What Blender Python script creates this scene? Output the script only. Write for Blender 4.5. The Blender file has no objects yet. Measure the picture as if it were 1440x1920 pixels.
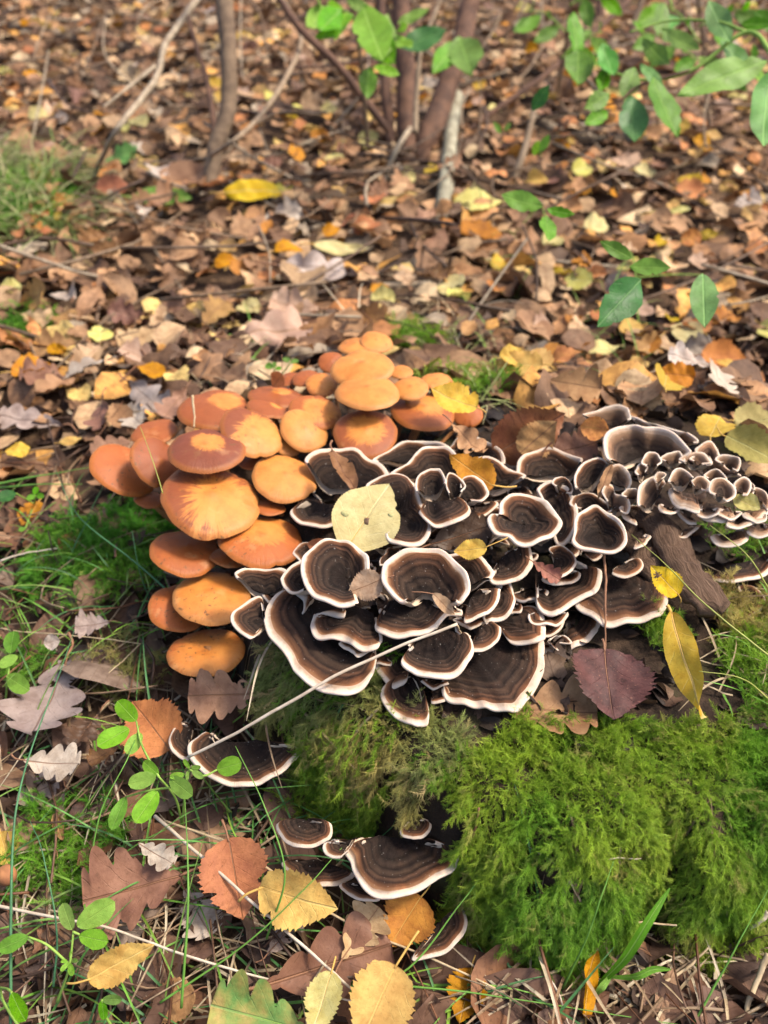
import bpy, math, random
import numpy as np
from mathutils import Vector, Matrix, Euler

R = math.radians
rng = np.random.default_rng(7)
random.seed(7)
SC = bpy.context.scene
COL = SC.collection

# ------------------------------------------------------------------ camera
CAM = np.array((0.0, 0.0, 0.52))
PITCH = R(41.0)
FPX = 960.0 / math.tan(R(31.0))            # focal length in photo pixels (1440 x 1920)
FWD = np.array((0.0, math.cos(PITCH), -math.sin(PITCH)))
UPV = np.array((0.0, math.sin(PITCH), math.cos(PITCH)))
RGT = np.array((1.0, 0.0, 0.0))
cam_d = bpy.data.cameras.new('camera')
cam = bpy.data.objects.new('camera', cam_d)
COL.objects.link(cam)
cam.location = CAM
cam.rotation_euler = (math.pi / 2 - PITCH, 0, 0)
cam_d.sensor_fit = 'VERTICAL'
cam_d.sensor_height = 24
cam_d.lens = 12 / math.tan(R(31.0))
cam_d.clip_start = 0.01
cam_d.clip_end = 200
cam_d.dof.use_dof = True
cam_d.dof.focus_distance = 0.50
cam_d.dof.aperture_fstop = 4.6
SC.camera = cam
SC.render.resolution_x, SC.render.resolution_y = 768, 1024

# ------------------------------------------------------------------ sky and sun
SUN_EL, SUN_AZ = R(57), R(84)              # azimuth clockwise from +Y
world = bpy.data.worlds.new('World')
SC.world = world
world.use_nodes = True
wn = world.node_tree.nodes
bg = wn['Background']
sky = wn.new('ShaderNodeTexSky')
sky.sky_type = 'NISHITA'
sky.sun_disc = False
sky.sun_elevation = SUN_EL
sky.sun_rotation = SUN_AZ
sky.air_density = 0.8
sky.dust_density = 4.0
sky.ozone_density = 0.6
world.node_tree.links.new(sky.outputs[0], bg.inputs[0])
bg.inputs[1].default_value = 0.15
sun_d = bpy.data.lights.new('sun', 'SUN')
sun_d.energy = 2.15
sun_d.angle = R(9)
sun_d.color = (1.0, 0.90, 0.76)
sun = bpy.data.objects.new('sun', sun_d)
COL.objects.link(sun)
sd = Vector((math.sin(SUN_AZ) * math.cos(SUN_EL), math.cos(SUN_AZ) * math.cos(SUN_EL), math.sin(SUN_EL)))
sun.rotation_euler = sd.to_track_quat('Z', 'Y').to_euler()
SC.view_settings.view_transform = 'Standard'
SC.view_settings.look = 'None'
SC.view_settings.exposure = 1.22
SC.view_settings.gamma = 1.0
SC.render.engine = 'CYCLES'
SC.cycles.use_denoising = True
SC.cycles.max_bounces = 6
SC.cycles.transparent_max_bounces = 6

# ------------------------------------------------------------------ terrain
def ground(x, y):
    x = np.asarray(x, float); y = np.asarray(y, float)
    h = 0.010 * np.sin(3.1 * x + 0.7) * np.cos(2.3 * y + 0.4) + 0.006 * np.sin(9.0 * x + 2.0 * y) \
        + 0.004 * np.cos(13.0 * y - 5.0 * x + 1.0)
    far = np.clip((y - 0.9) / 3.0, 0, 4)
    h = h + 0.03 * far * np.sin(1.3 * x + 0.9 * y) * 0.6
    # the litter banks up a little behind and left of the stump
    h = h + 0.05 * np.exp(-(((x + 0.02) / 0.30) ** 2 + ((y - 0.70) / 0.16) ** 2))
    h = h + 0.03 * np.exp(-(((x + 0.22) / 0.12) ** 2 + ((y - 0.50) / 0.14) ** 2))
    return h - 0.004

SX, SY, SA, SB, SH = 0.165, 0.475, 0.235, 0.202, 0.099
_wx = [-.25, -.10, 0.0, .03, .09, .135, .157, .178, .23, .32, .6]
_wv = [.05, .034, .034, .052, .074, .066, .030, .066, .068, .06, .05]

def stump_z(x, y):
    x = np.asarray(x, float); y = np.asarray(y, float)
    dx, dy = x - SX, y - SY
    ang = np.arctan2(dy, dx)
    wob = 1 + 0.025 * np.sin(3 * ang + 0.6) + 0.015 * np.sin(7 * ang + 2.0)
    rho = ((np.abs(dx) / (SA * wob)) ** 2.7 + (np.abs(dy) / (SB * wob)) ** 2.7) ** (1 / 2.7)
    loc = SB + (SA - SB) * np.abs(np.cos(ang))
    s = (1 - rho) * loc
    front = np.clip(-dy / SB, 0, 1) ** 1.5
    w = 0.055 + (np.interp(x, _wx, _wv) - 0.055) * front
    q = np.clip(-s / w, 0, 1.4)
    top = SH + 0.006 * np.sin(9 * x + 4 * y) + 0.010 * np.exp(-(((x - .2) / .1) ** 2 + ((y - .53) / .08) ** 2))
    lump = 0.004 * np.sin(60 * x + 20 * y) * np.sin(47 * y + 13 * x) + 0.003 * np.sin(110 * x - 70 * y)
    edge = np.clip((s - 0.0) / 0.03, 0, 1)
    z = top * (1 - q ** 2.8) - 0.010 * (1 - edge) * (1 - q) + lump * np.clip(q * 3, 0.3, 1)
    return np.where(q > 1.15, -0.05, z), s, q

def surf(x, y):
    return np.maximum(ground(x, y), stump_z(x, y)[0])

def normal(x, y, e=0.004):
    gx = (surf(x + e, y) - surf(x - e, y)) / (2 * e)
    gy = (surf(x, y + e) - surf(x, y - e)) / (2 * e)
    n = np.stack([-gx, -gy, np.ones_like(gx)], -1)
    return n / np.linalg.norm(n, axis=-1, keepdims=True)

def ray(px, py):
    return FWD + RGT * ((px - 720) / FPX) + UPV * ((960 - py) / FPX)

def atz(px, py, z):
    d = ray(px, py)
    return CAM + d * ((z - CAM[2]) / d[2])

def atd(px, py, depth):
    return CAM + ray(px, py) * depth

_T = np.concatenate([np.linspace(0.25, 1.2, 700), np.linspace(1.2, 5.0, 700)[1:]])
def hit(px, py, lift=0.0):
    d = ray(px, py)
    P = CAM[None] + d[None] * _T[:, None]
    below = P[:, 2] < surf(P[:, 0], P[:, 1]) + lift
    i = int(np.argmax(below)) if below.any() else len(_T) - 1
    return P[i]

# ------------------------------------------------------------------ mesh helpers
def mesh_np(name, verts, quads=None, tris=None, uv=None, col=None, smooth=True, fmat=None):
    me = bpy.data.meshes.new(name)
    verts = np.asarray(verts, np.float32)
    nq = 0 if quads is None else len(quads)
    nt = 0 if tris is None else len(tris)
    loops = []
    if nq: loops.append(np.asarray(quads, np.int32).ravel())
    if nt: loops.append(np.asarray(tris, np.int32).ravel())
    loops = np.concatenate(loops)
    starts = np.concatenate([np.arange(nq) * 4, nq * 4 + np.arange(nt) * 3]).astype(np.int32)
    me.vertices.add(len(verts)); me.vertices.foreach_set('co', verts.ravel())
    me.loops.add(len(loops)); me.loops.foreach_set('vertex_index', loops)
    me.polygons.add(nq + nt); me.polygons.foreach_set('loop_start', starts)
    if smooth: me.polygons.foreach_set('use_smooth', np.ones(nq + nt, bool))
    if fmat is not None: me.polygons.foreach_set('material_index', np.asarray(fmat, np.int32))
    if uv is not None:
        l = me.uv_layers.new(name='UVMap')
        l.data.foreach_set('uv', np.asarray(uv, np.float32)[loops].ravel())
    if col is not None:
        a = me.color_attributes.new('tint', 'FLOAT_COLOR', 'POINT')
        c = np.ones((len(verts), 4), np.float32); c[:, :3] = col
        a.data.foreach_set('color', c.ravel())
    me.update(calc_edges=True)
    return me

def grid_quads(nu, nv, closed_v=False, off=0):
    # vertex index = i * nv + j, i in nu, j in nv
    i = np.arange(nu - 1)[:, None]
    j = np.arange(nv if closed_v else nv - 1)[None]
    j2 = (j + 1) % nv
    q = np.stack([i * nv + j, i * nv + j2, (i + 1) * nv + j2, (i + 1) * nv + j], -1).reshape(-1, 4)
    return q + off

def link(name, me, mat=None, parent=None):
    o = bpy.data.objects.new(name, me)
    COL.objects.link(o)
    if mat is not None and me is not None and len(me.materials) == 0:
        for m in (mat if isinstance(mat, (list, tuple)) else [mat]): me.materials.append(m)
    if parent is not None: o.parent = parent
    return o

def empty(name, loc=(0, 0, 0)):
    o = bpy.data.objects.new(name, None)
    o.empty_display_size = 0.01
    COL.objects.link(o); o.location = loc
    return o

def tag(o, label=None, cat=None, group=None, kind=None):
    if label: o['label'] = label
    if cat: o['category'] = cat
    if group: o['group'] = group
    if kind: o['kind'] = kind
    return o

def crom(P, n, closed=False):
    """Catmull-Rom resample to n points."""
    P = np.asarray(P, float)
    if closed: Q = np.vstack([P[-1], P, P[0], P[1]]); segs = len(P)
    else: Q = np.vstack([2 * P[0] - P[1], P, 2 * P[-1] - P[-2]]); segs = len(P) - 1
    t = np.linspace(0, segs, n, endpoint=not closed)
    k = np.minimum(t.astype(int), segs - 1); f = (t - k)[:, None]
    a, b, c, d = Q[k], Q[k + 1], Q[k + 2], Q[k + 3]
    return 0.5 * (2 * b + (c - a) * f + (2 * a - 5 * b + 4 * c - d) * f ** 2 + (3 * b - a - 3 * c + d) * f ** 3)

def tube_arrays(path, radii, k=8):
    path = np.asarray(path, float); n = len(path)
    radii = np.broadcast_to(np.asarray(radii, float), (n,))
    tan = np.gradient(path, axis=0); tan /= np.linalg.norm(tan, axis=1, keepdims=True) + 1e-9
    ref = np.array((0, 0, 1.0)) if abs(tan[:, 2]).mean() < 0.8 else np.array((1.0, 0, 0))
    u = np.cross(tan, ref); u /= np.linalg.norm(u, axis=1, keepdims=True) + 1e-9
    v = np.cross(tan, u)
    a = np.linspace(0, 2 * np.pi, k, endpoint=False)
    V = path[:, None] + radii[:, None, None] * (np.cos(a)[None, :, None] * u[:, None] + np.sin(a)[None, :, None] * v[:, None])
    uv = np.stack(np.broadcast_arrays(a[None] / 6.2832, np.linspace(0, 1, n)[:, None]), -1).reshape(-1, 2)
    V = V.reshape(-1, 3)
    q = grid_quads(n, k, True)
    # end caps as fans on an extra vertex
    V = np.vstack([V, path[0], path[-1]]); uv = np.vstack([uv, [[0, 0], [0, 1]]])
    j = np.arange(k); j2 = (j + 1) % k
    t0 = np.stack([np.full(k, n * k), j2, j], 1)
    t1 = np.stack([np.full(k, n * k + 1), (n - 1) * k + j, (n - 1) * k + j2], 1)
    return V, q, np.vstack([t0, t1]), uv

def tube(name, path, radii, mat, parent=None, k=8):
    V, q, t, uv = tube_arrays(path, radii, k)
    if parent is None: return link(name, mesh_np(name, V, q, t, uv), mat)
    return link(name, mesh_np(name, V, q, t, uv), mat, parent)

def vnoise(seed, n, octaves=3):
    """smooth 1-D noise of n samples in -1..1"""
    r = np.random.default_rng(seed); out = np.zeros(n); amp = 1.0
    for o in range(octaves):
        m = max(3, int(4 * 2 ** o)); pts = r.uniform(-1, 1, m)
        out += amp * np.interp(np.linspace(0, m - 1, n), np.arange(m), pts); amp *= 0.5
    return out / 1.75

# ------------------------------------------------------------------ node helper
class NT:
    def __init__(self, name):
        self.m = bpy.data.materials.new(name); self.m.use_nodes = True
        self.t = self.m.node_tree; self.t.nodes.clear()
        self.out = self.t.nodes.new('ShaderNodeOutputMaterial')
    def n(self, typ, ins=None, **props):
        nd = self.t.nodes.new(typ)
        for k, v in props.items(): setattr(nd, k, v)
        for k, v in (ins or {}).items(): self.set(nd.inputs[k], v)
        return nd
    def set(self, sock, v):
        if isinstance(v, bpy.types.NodeSocket): self.t.links.new(v, sock)
        else:
            if sock.type == 'RGBA' and len(v) == 3: v = (*v, 1)
            sock.default_value = v
    def math(self, op, a, b=0.0, c=0.0, clamp=False):
        nd = self.n('ShaderNodeMath', operation=op, use_clamp=clamp)
        self.set(nd.inputs[0], a); self.set(nd.inputs[1], b); self.set(nd.inputs[2], c)
        return nd.outputs[0]
    def ramp(self, fac, stops, interp='LINEAR'):
        nd = self.n('ShaderNodeValToRGB'); cr = nd.color_ramp; cr.interpolation = interp
        while len(cr.elements) < len(stops): cr.elements.new(0.5)
        for e, (p, c) in zip(cr.elements, stops):
            e.position = p; e.color = (*c, 1) if len(c) == 3 else c
        self.set(nd.inputs[0], fac); return nd.outputs[0]
    def mix(self, f, a, b, blend='MIX'):
        nd = self.n('ShaderNodeMix', data_type='RGBA', blend_type=blend)
        self.set(nd.inputs[0], f); self.set(nd.inputs[6], a); self.set(nd.inputs[7], b)
        return nd.outputs[2]
    def noise(self, scale, vec=None, detail=4, rough=0.55, out=0):
        nd = self.n('ShaderNodeTexNoise', {'Scale': scale, 'Detail': detail, 'Roughness': rough})
        if vec is not None: self.set(nd.inputs['Vector'], vec)
        return nd.outputs[out]
    def smooth(self, v, a, b):
        nd = self.n('ShaderNodeMapRange', interpolation_type='SMOOTHSTEP')
        self.set(nd.inputs[0], v); self.set(nd.inputs[1], a); self.set(nd.inputs[2], b)
        return nd.outputs[0]
    def coord(self, which='Object'): return self.n('ShaderNodeTexCoord').outputs[which]
    def xyz(self, v): return self.n('ShaderNodeSeparateXYZ', {0: v}).outputs
    def bump(self, h, strength=0.5, dist=0.001):
        return self.n('ShaderNodeBump', {'Height': h, 'Strength': strength, 'Distance': dist}).outputs[0]
    def pbr(self, col, rough=0.8, normal=None, spec=0.3, sheen=0.0, sss=0.0, sssr=None, coat=0.0):
        b = self.n('ShaderNodeBsdfPrincipled')
        self.set(b.inputs['Base Color'], col); self.set(b.inputs['Roughness'], rough)
        b.inputs['Specular IOR Level'].default_value = spec
        b.inputs['Sheen Weight'].default_value = sheen
        if sss:
            b.inputs['Subsurface Weight'].default_value = sss
            b.inputs['Subsurface Radius'].default_value = sssr or (0.004, 0.002, 0.001)
            b.inputs['Subsurface Scale'].default_value = 1.0
        b.inputs['Coat Weight'].default_value = coat
        b.inputs['Coat Roughness'].default_value = 0.35
        if normal is not None: self.set(b.inputs['Normal'], normal)
        return b.outputs[0]
    def leafmix(self, bsdf, col, amount, normal=None):
        tr = self.n('ShaderNodeBsdfTranslucent'); self.set(tr.inputs[0], col)
        if normal is not None: self.set(tr.inputs['Normal'], normal)
        mx = self.n('ShaderNodeMixShader', {0: amount}); self.set(mx.inputs[1], bsdf); self.set(mx.inputs[2], tr.outputs[0])
        return mx.outputs[0]
    def done(self, sh):
        self.t.links.new(sh, self.out.inputs[0]); return self.m
# ------------------------------------------------------------------ materials
def sc3(c, k): return tuple(min(1, x * k) for x in c)

def leaf_material(name, c1, c2, vein, spots=0.3, trans=0.25, rough=0.65, spotc=(0.03, 0.015, 0.008)):
    t = NT(name)
    uv = t.coord('UV'); x, y, _ = t.xyz(uv)
    rnd = t.n('ShaderNodeObjectInfo').outputs['Random']
    off = t.n('ShaderNodeVectorMath', {0: uv, 1: t.n('ShaderNodeCombineXYZ', {0: t.math('MULTIPLY', rnd, 37.0), 1: t.math('MULTIPLY', rnd, 91.0)}).outputs[0]}, operation='ADD').outputs[0]
    n1 = t.noise(3.2, off, 5, 0.6); n2 = t.noise(30, off, 3, 0.6); n3 = t.noise(14, off, 2, 0.5)
    a = t.math('ABSOLUTE', t.math('SUBTRACT', x, 0.5))
    ph = t.math('FRACT', t.math('ADD', t.math('MULTIPLY', t.math('SUBTRACT', y, t.math('MULTIPLY', t.math('POWER', a, 0.8), 0.75)), 6.5), t.math('MULTIPLY', n1, 0.9)))
    vd = t.math('ABSOLUTE', t.math('SUBTRACT', ph, 0.5))
    vb = t.noise(6, off, 2, .5)
    side = t.math('MULTIPLY', t.math('SUBTRACT', 1.0, t.smooth(vd, 0.0, 0.07)), t.smooth(vb, .35, .7))
    mid = t.math('SUBTRACT', 1.0, t.smooth(a, 0.004, 0.016))
    veins = t.math('MAXIMUM', t.math('MULTIPLY', side, 0.5), mid)
    base = t.mix(t.smooth(n1, 0.35, 0.68), c1, c2)
    hsv = t.n('ShaderNodeHueSaturation', {'Hue': t.math('ADD', 0.485, t.math('MULTIPLY', rnd, 0.03)), 'Saturation': t.math('ADD', 0.85, t.math('MULTIPLY', rnd, 0.25)),
              'Value': t.math('ADD', 0.78, t.math('MULTIPLY', t.math('FRACT', t.math('MULTIPLY', rnd, 7.31)), 0.42)), 'Color': base}).outputs[0]
    n4 = t.noise(1.7, off, 4, .65); n5 = t.noise(11, off, 5, .7)
    hsv = t.mix(t.math('MULTIPLY', t.smooth(n4, .45, .7), .45), hsv, t.mix(1.0, hsv, (.55, .48, .42), 'MULTIPLY'))
    hsv = t.mix(t.math('MULTIPLY', t.smooth(n5, .42, .62), .4), hsv, t.mix(1.0, hsv, (.72, .66, .6), 'MULTIPLY'))
    c = t.mix(t.math('MULTIPLY', veins, 0.8), hsv, vein)
    c = t.mix(t.math('MULTIPLY', t.smooth(n2, 0.60, 0.72), spots), c, spotc)
    c = t.mix(t.math('MULTIPLY', t.smooth(n3, 0.58, 0.75), spots * 0.8), c, sc3(c2, 0.45))
    h = t.math('ADD', t.math('MULTIPLY', veins, -1.0), t.math('MULTIPLY', n2, 0.6))
    nm = t.bump(h, 0.6, 0.0008)
    return t.done(t.leafmix(t.pbr(c, rough, nm, 0.22), c, trans, nm))

LM = {
 'yellow':   leaf_material('leaf_yellow', (.58, .39, .065), (.50, .29, .035), (.58, .44, .16), .35, .3),
 'pale':     leaf_material('leaf_pale_yellow', (.60, .54, .19), (.54, .46, .13), (.66, .62, .34), .25, .3),
 'gold':     leaf_material('leaf_gold', (.58, .25, .025), (.42, .15, .015), (.45, .22, .05), .45, .28),
 'orange':   leaf_material('leaf_orange', (.46, .17, .035), (.33, .11, .025), (.25, .09, .03), .5, .22),
 'tan':      leaf_material('leaf_tan', (.36, .20, .095), (.26, .13, .06), (.18, .09, .045), .35, .15),
 'buff':     leaf_material('leaf_buff', (.46, .31, .19), (.36, .22, .125), (.26, .15, .08), .25, .15),
 'brown':    leaf_material('leaf_brown', (.21, .10, .05), (.14, .062, .032), (.10, .045, .022), .4, .1, .55),
 'russet':   leaf_material('leaf_russet', (.25, .095, .04), (.15, .05, .026), (.09, .035, .02), .5, .12, .5),
 'plum':     leaf_material('leaf_plum_brown', (.085, .030, .022), (.045, .018, .014), (.04, .017, .014), .75, .06, .6, (.20, .09, .06)),
 'grey':     leaf_material('leaf_grey', (.33, .255, .21), (.23, .165, .135), (.11, .07, .055), .35, .08, .6),
 'ash':      leaf_material('leaf_ash', (.42, .35, .29), (.30, .235, .19), (.22, .16, .12), .25, .1),
 'dark':     leaf_material('leaf_dark', (.095, .052, .035), (.058, .032, .022), (.035, .02, .014), .3, .05, .45),
 'green':    leaf_material('leaf_green', (.15, .34, .030), (.11, .26, .022), (.24, .42, .08), .15, .45, .45),
 'lime':     leaf_material('leaf_lime', (.20, .40, .03), (.15, .33, .02), (.28, .46, .08), .08, .4, .5),
 'deep':     leaf_material('leaf_deep_green', (.065, .19, .045), (.045, .14, .036), (.12, .26, .08), .15, .35, .4),
 'bluegreen':leaf_material('leaf_blue_green', (.13, .31, .06), (.10, .25, .05), (.20, .37, .10), .15, .2, .5),
 'olive':    leaf_material('leaf_olive_yellow', (.42, .36, .08), (.30, .26, .05), (.45, .42, .16), .35, .3),
 'greengold':leaf_material('leaf_green_and_gold', (.085, .24, .035), (.34, .26, .05), (.18, .30, .10), .3, .3),
}

def stem_material(name, c1, c2, scale=60, bump=0.0006, rough=0.75):
    t = NT(name); o = t.coord('Object')
    n = t.noise(scale, o, 5, 0.65); n2 = t.noise(scale * 0.25, o, 3)
    c = t.mix(t.smooth(n, 0.35, 0.65), c1, c2)
    c = t.mix(t.math('MULTIPLY', t.smooth(n2, 0.5, 0.7), 0.5), c, sc3(c1, 0.6))
    return t.done(t.pbr(c, rough, t.bump(n, 0.7, bump), 0.3))

M_STRAW = stem_material('dry_straw', (.46, .36, .22), (.34, .24, .13), 120, .0003)
M_STRAWPALE = stem_material('pale_straw', (.52, .44, .34), (.40, .32, .23), 120, .0003)
M_STALKY = stem_material('yellow_stalk', (.55, .34, .09), (.45, .26, .06), 150, .0002)
M_STALKB = stem_material('brown_stalk', (.26, .13, .07), (.18, .085, .045), 150, .0002)
M_STALKG = stem_material('green_stalk', (.22, .34, .06), (.16, .27, .04), 150, .0002)
M_BARKRED = stem_material('shrub_bark_reddish', (.135, .070, .042), (.07, .038, .026), 40, .002, .85)
M_BARKBR = stem_material('shrub_bark_brown', (.17, .115, .07), (.10, .066, .042), 40, .002, .85)
M_BARKGR = stem_material('bark_grey_lichen', (.30, .28, .20), (.17, .145, .095), 55, .003, .9)
M_TWIG = stem_material('dry_twig', (.27, .20, .13), (.17, .115, .07), 60, .001, .85)
M_TWIGPALE = stem_material('pale_twig', (.33, .27, .19), (.21, .155, .10), 60, .001, .85)

# soil under the litter, large sheet
t = NT('forest_soil'); o = t.coord('Object')
na = t.noise(9, o, 6, .65); nb = t.noise(60, o, 5, .7); nc = t.noise(2.0, o, 3)
c = t.ramp(na, [(0.3, (.028, .018, .011)), (0.5, (.065, .040, .024)), (0.7, (.13, .078, .045))])
c = t.mix(t.smooth(nb, .5, .72), c, (.17, .105, .06))
c = t.mix(t.math('MULTIPLY', t.smooth(nc, .55, .75), .5), c, (.24, .13, .05))
M_SOIL = t.done(t.pbr(c, .95, t.bump(nb, .9, .006), .15))

# stump wood, kept near black so gaps between the fungi read as shadow
t = NT('rotten_stump_wood'); o = t.coord('Object')
st = t.n('ShaderNodeMapping', {'Vector': o, 'Scale': (60, 60, 14)}).outputs[0]
na = t.noise(1.0, st, 6, .7); nb = t.noise(140, o, 5, .7); nc = t.noise(22, o, 4, .6)
c = t.ramp(na, [(.3, (.009, .006, .004)), (.5, (.026, .016, .010)), (.72, (.065, .040, .025))])
c = t.mix(t.math('MULTIPLY', t.smooth(nc, .52, .7), .6), c, (.05, .055, .018))
c = t.mix(t.math('MULTIPLY', t.smooth(nb, .62, .75), .5), c, (.16, .10, .06))
M_STUMP = t.done(t.pbr(c, .92, t.bump(t.math('ADD', na, nb), .9, .003), .2))

# bark strip
t = NT('loose_bark'); o = t.coord('UV')
st = t.n('ShaderNodeMapping', {'Vector': o, 'Scale': (26, 4, 1)}).outputs[0]
na = t.noise(1.0, st, 6, .7); nb = t.noise(40, o, 4, .7)
c = t.ramp(na, [(.3, (.05, .03, .02)), (.5, (.14, .085, .055)), (.7, (.25, .16, .105))])
c = t.mix(t.math('MULTIPLY', t.smooth(nb, .55, .7), .5), c, (.07, .042, .028))
M_BARK = t.done(t.pbr(c, .9, t.bump(t.math('ADD', na, t.math('MULTIPLY', nb, .5)), 1.0, .004), .2))

# litter with the colour of each leaf in an attribute
def tint_material(name, trans=.15, rough=.65, uvveins=True, spec=.3):
    t = NT(name)
    at = t.n('ShaderNodeAttribute', attribute_name='tint').outputs['Color']
    o = t.coord('Object'); n = t.noise(90, o, 4, .6); n2 = t.noise(420, o, 2, .6)
    c = t.mix(t.smooth(n, .35, .7), at, t.mix(1.0, at, (.55, .5, .48), 'MULTIPLY'))
    c = t.mix(t.math('MULTIPLY', t.smooth(n2, .6, .7), .45), c, (.035, .018, .01))
    nm = None
    if uvveins:
        x, y, _ = t.xyz(t.coord('UV'))
        a = t.math('ABSOLUTE', t.math('SUBTRACT', x, .5))
        ph = t.math('ABSOLUTE', t.math('SUBTRACT', t.math('FRACT', t.math('MULTIPLY', t.math('SUBTRACT', y, t.math('MULTIPLY', a, .85)), 7.0)), .5))
        v = t.math('MAXIMUM', t.math('SUBTRACT', 1.0, t.smooth(a, .005, .02)), t.math('MULTIPLY', t.math('SUBTRACT', 1.0, t.smooth(ph, 0, .1)), .5))
        c = t.mix(t.math('MULTIPLY', v, .6), c, t.mix(1.0, at, (.5, .42, .36), 'MULTIPLY'))
        nm = t.bump(v, .4, .0006)
    return t.done(t.leafmix(t.pbr(c, rough, nm, spec), c, trans, nm))
M_LITTER = tint_material('leaf_litter')
M_GRASS = tint_material('grass_blade', .3, .5, False)

# bracket fungus: UV.x = distance from the growing edge, in centimetres / 3
def bracket_cap(name, stretch, stops):
    t = NT(name); uv = t.coord('UV'); o = t.coord('Object'); d, v, _ = t.xyz(uv)
    rnd = t.n('ShaderNodeObjectInfo').outputs['Random']
    wob = t.noise(130, o, 3, .5); wob2 = t.noise(40, o, 2, .5)
    dd = t.math('ADD', d, t.math('MULTIPLY', t.math('SUBTRACT', wob, .5), .07))
    dd = t.math('ADD', dd, t.math('MULTIPLY', t.math('SUBTRACT', wob2, .5), .12))
    dd = t.math('MULTIPLY', dd, t.math('MULTIPLY', stretch, t.math('ADD', .75, t.math('MULTIPLY', rnd, .5))))
    c = t.ramp(dd, stops)
    z = t.math('SINE', t.math('ADD', t.math('MULTIPLY', dd, 70.0), t.math('MULTIPLY', wob2, 9.0)))
    zm = t.math('MULTIPLY', t.smooth(z, .0, 1.0), t.smooth(t.noise(75, o, 2, .5), .35, .65))
    c = t.mix(t.math('MULTIPLY', zm, .42), c, t.mix(1.0, c, (.45, .43, .43), 'MULTIPLY'))
    fib = t.noise(1.0, t.n('ShaderNodeMapping', {'Vector': uv, 'Scale': (7, 190, 1)}).outputs[0], 4, .7)
    c = t.mix(t.math('MULTIPLY', t.smooth(fib, .5, .75), .38), c, t.mix(.5, c, (.15, .095, .065)))
    n3 = t.noise(55, o, 4, .65)
    c = t.mix(t.math('MULTIPLY', t.smooth(n3, .48, .72), .6), c, t.mix(1.0, c, (1.9, 1.6, 1.4), 'MULTIPLY'))
    dust = t.noise(900, o, 1, .5)
    c = t.mix(t.math('MULTIPLY', t.smooth(dust, .74, .79), .7), c, (.38, .35, .31))
    h = t.math('ADD', t.math('MULTIPLY', zm, .4), t.math('MULTIPLY', fib, 1.0))
    return t.done(t.pbr(c, .85, t.bump(h, .6, .0006), .12, .0))
M_CAP = bracket_cap('bracket_zoned_velvet', 1.22, [(0.0, (.50, .40, .31)), (.055, (.40, .28, .19)), (.085, (.19, .095, .047)), (.14, (.105, .046, .022)), (.19, (.065, .030, .016)), (.23, (.026, .0145, .010)),
                    (.28, (.062, .033, .020)), (.33, (.018, .011, .008)), (.42, (.044, .027, .018)), (.50, (.012, .008, .0065)),
                    (.60, (.033, .021, .015)), (.70, (.010, .007, .0055)), (.82, (.015, .010, .008)), (1.0, (.009, .006, .005))])
M_CAP2 = bracket_cap('bracket_pale_velvet', .8, [(0.0, (.52, .43, .34)), (.06, (.44, .33, .24)), (.11, (.27, .17, .105)), (.19, (.18, .105, .062)), (.25, (.12, .068, .040)), (.30, (.055, .034, .024)),
                    (.36, (.085, .053, .036)), (.43, (.030, .020, .015)), (.55, (.040, .027, .020)), (.7, (.016, .011, .009)), (1.0, (.012, .0085, .007))])

def bracket_margin():
    t = NT('bracket_white_edge'); uv = t.coord('UV'); o = t.coord('Object'); d, v, _ = t.xyz(uv)
    n = t.noise(260, o, 3, .6); n2 = t.noise(60, o, 2)
    dd = t.math('ADD', d, t.math('MULTIPLY', t.math('SUBTRACT', n, .5), .09))
    c = t.ramp(dd, [(0.0, (.57, .48, .39)), (.04, (.49, .39, .30)), (.075, (.31, .205, .13)), (.16, (.34, .20, .115))])
    rnd = t.n('ShaderNodeObjectInfo').outputs['Random']
    c = t.mix(t.math('MULTIPLY', t.smooth(n2, .48, .68), .6), c, (.50, .37, .27))
    c = t.mix(t.math('MULTIPLY', t.math('FRACT', t.math('MULTIPLY', rnd, 5.7)), .45), c, (.46, .35, .26))
    fib = t.noise(1.0, t.n('ShaderNodeMapping', {'Vector': uv, 'Scale': (6, 120, 1)}).outputs[0], 3, .6)
    return t.done(t.pbr(c, .8, t.bump(t.math('ADD', fib, n), .5, .0006), .25, .05, .15))
M_MARGIN = bracket_margin()
t = NT('bracket_pore_surface'); o = t.coord('Object')
M_PORE = t.done(t.pbr(t.mix(t.noise(120, o, 3), (.62, .50, .38), (.45, .33, .22)), .9, t.bump(t.noise(900, o, 2), .5, .0005), .2))

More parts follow.
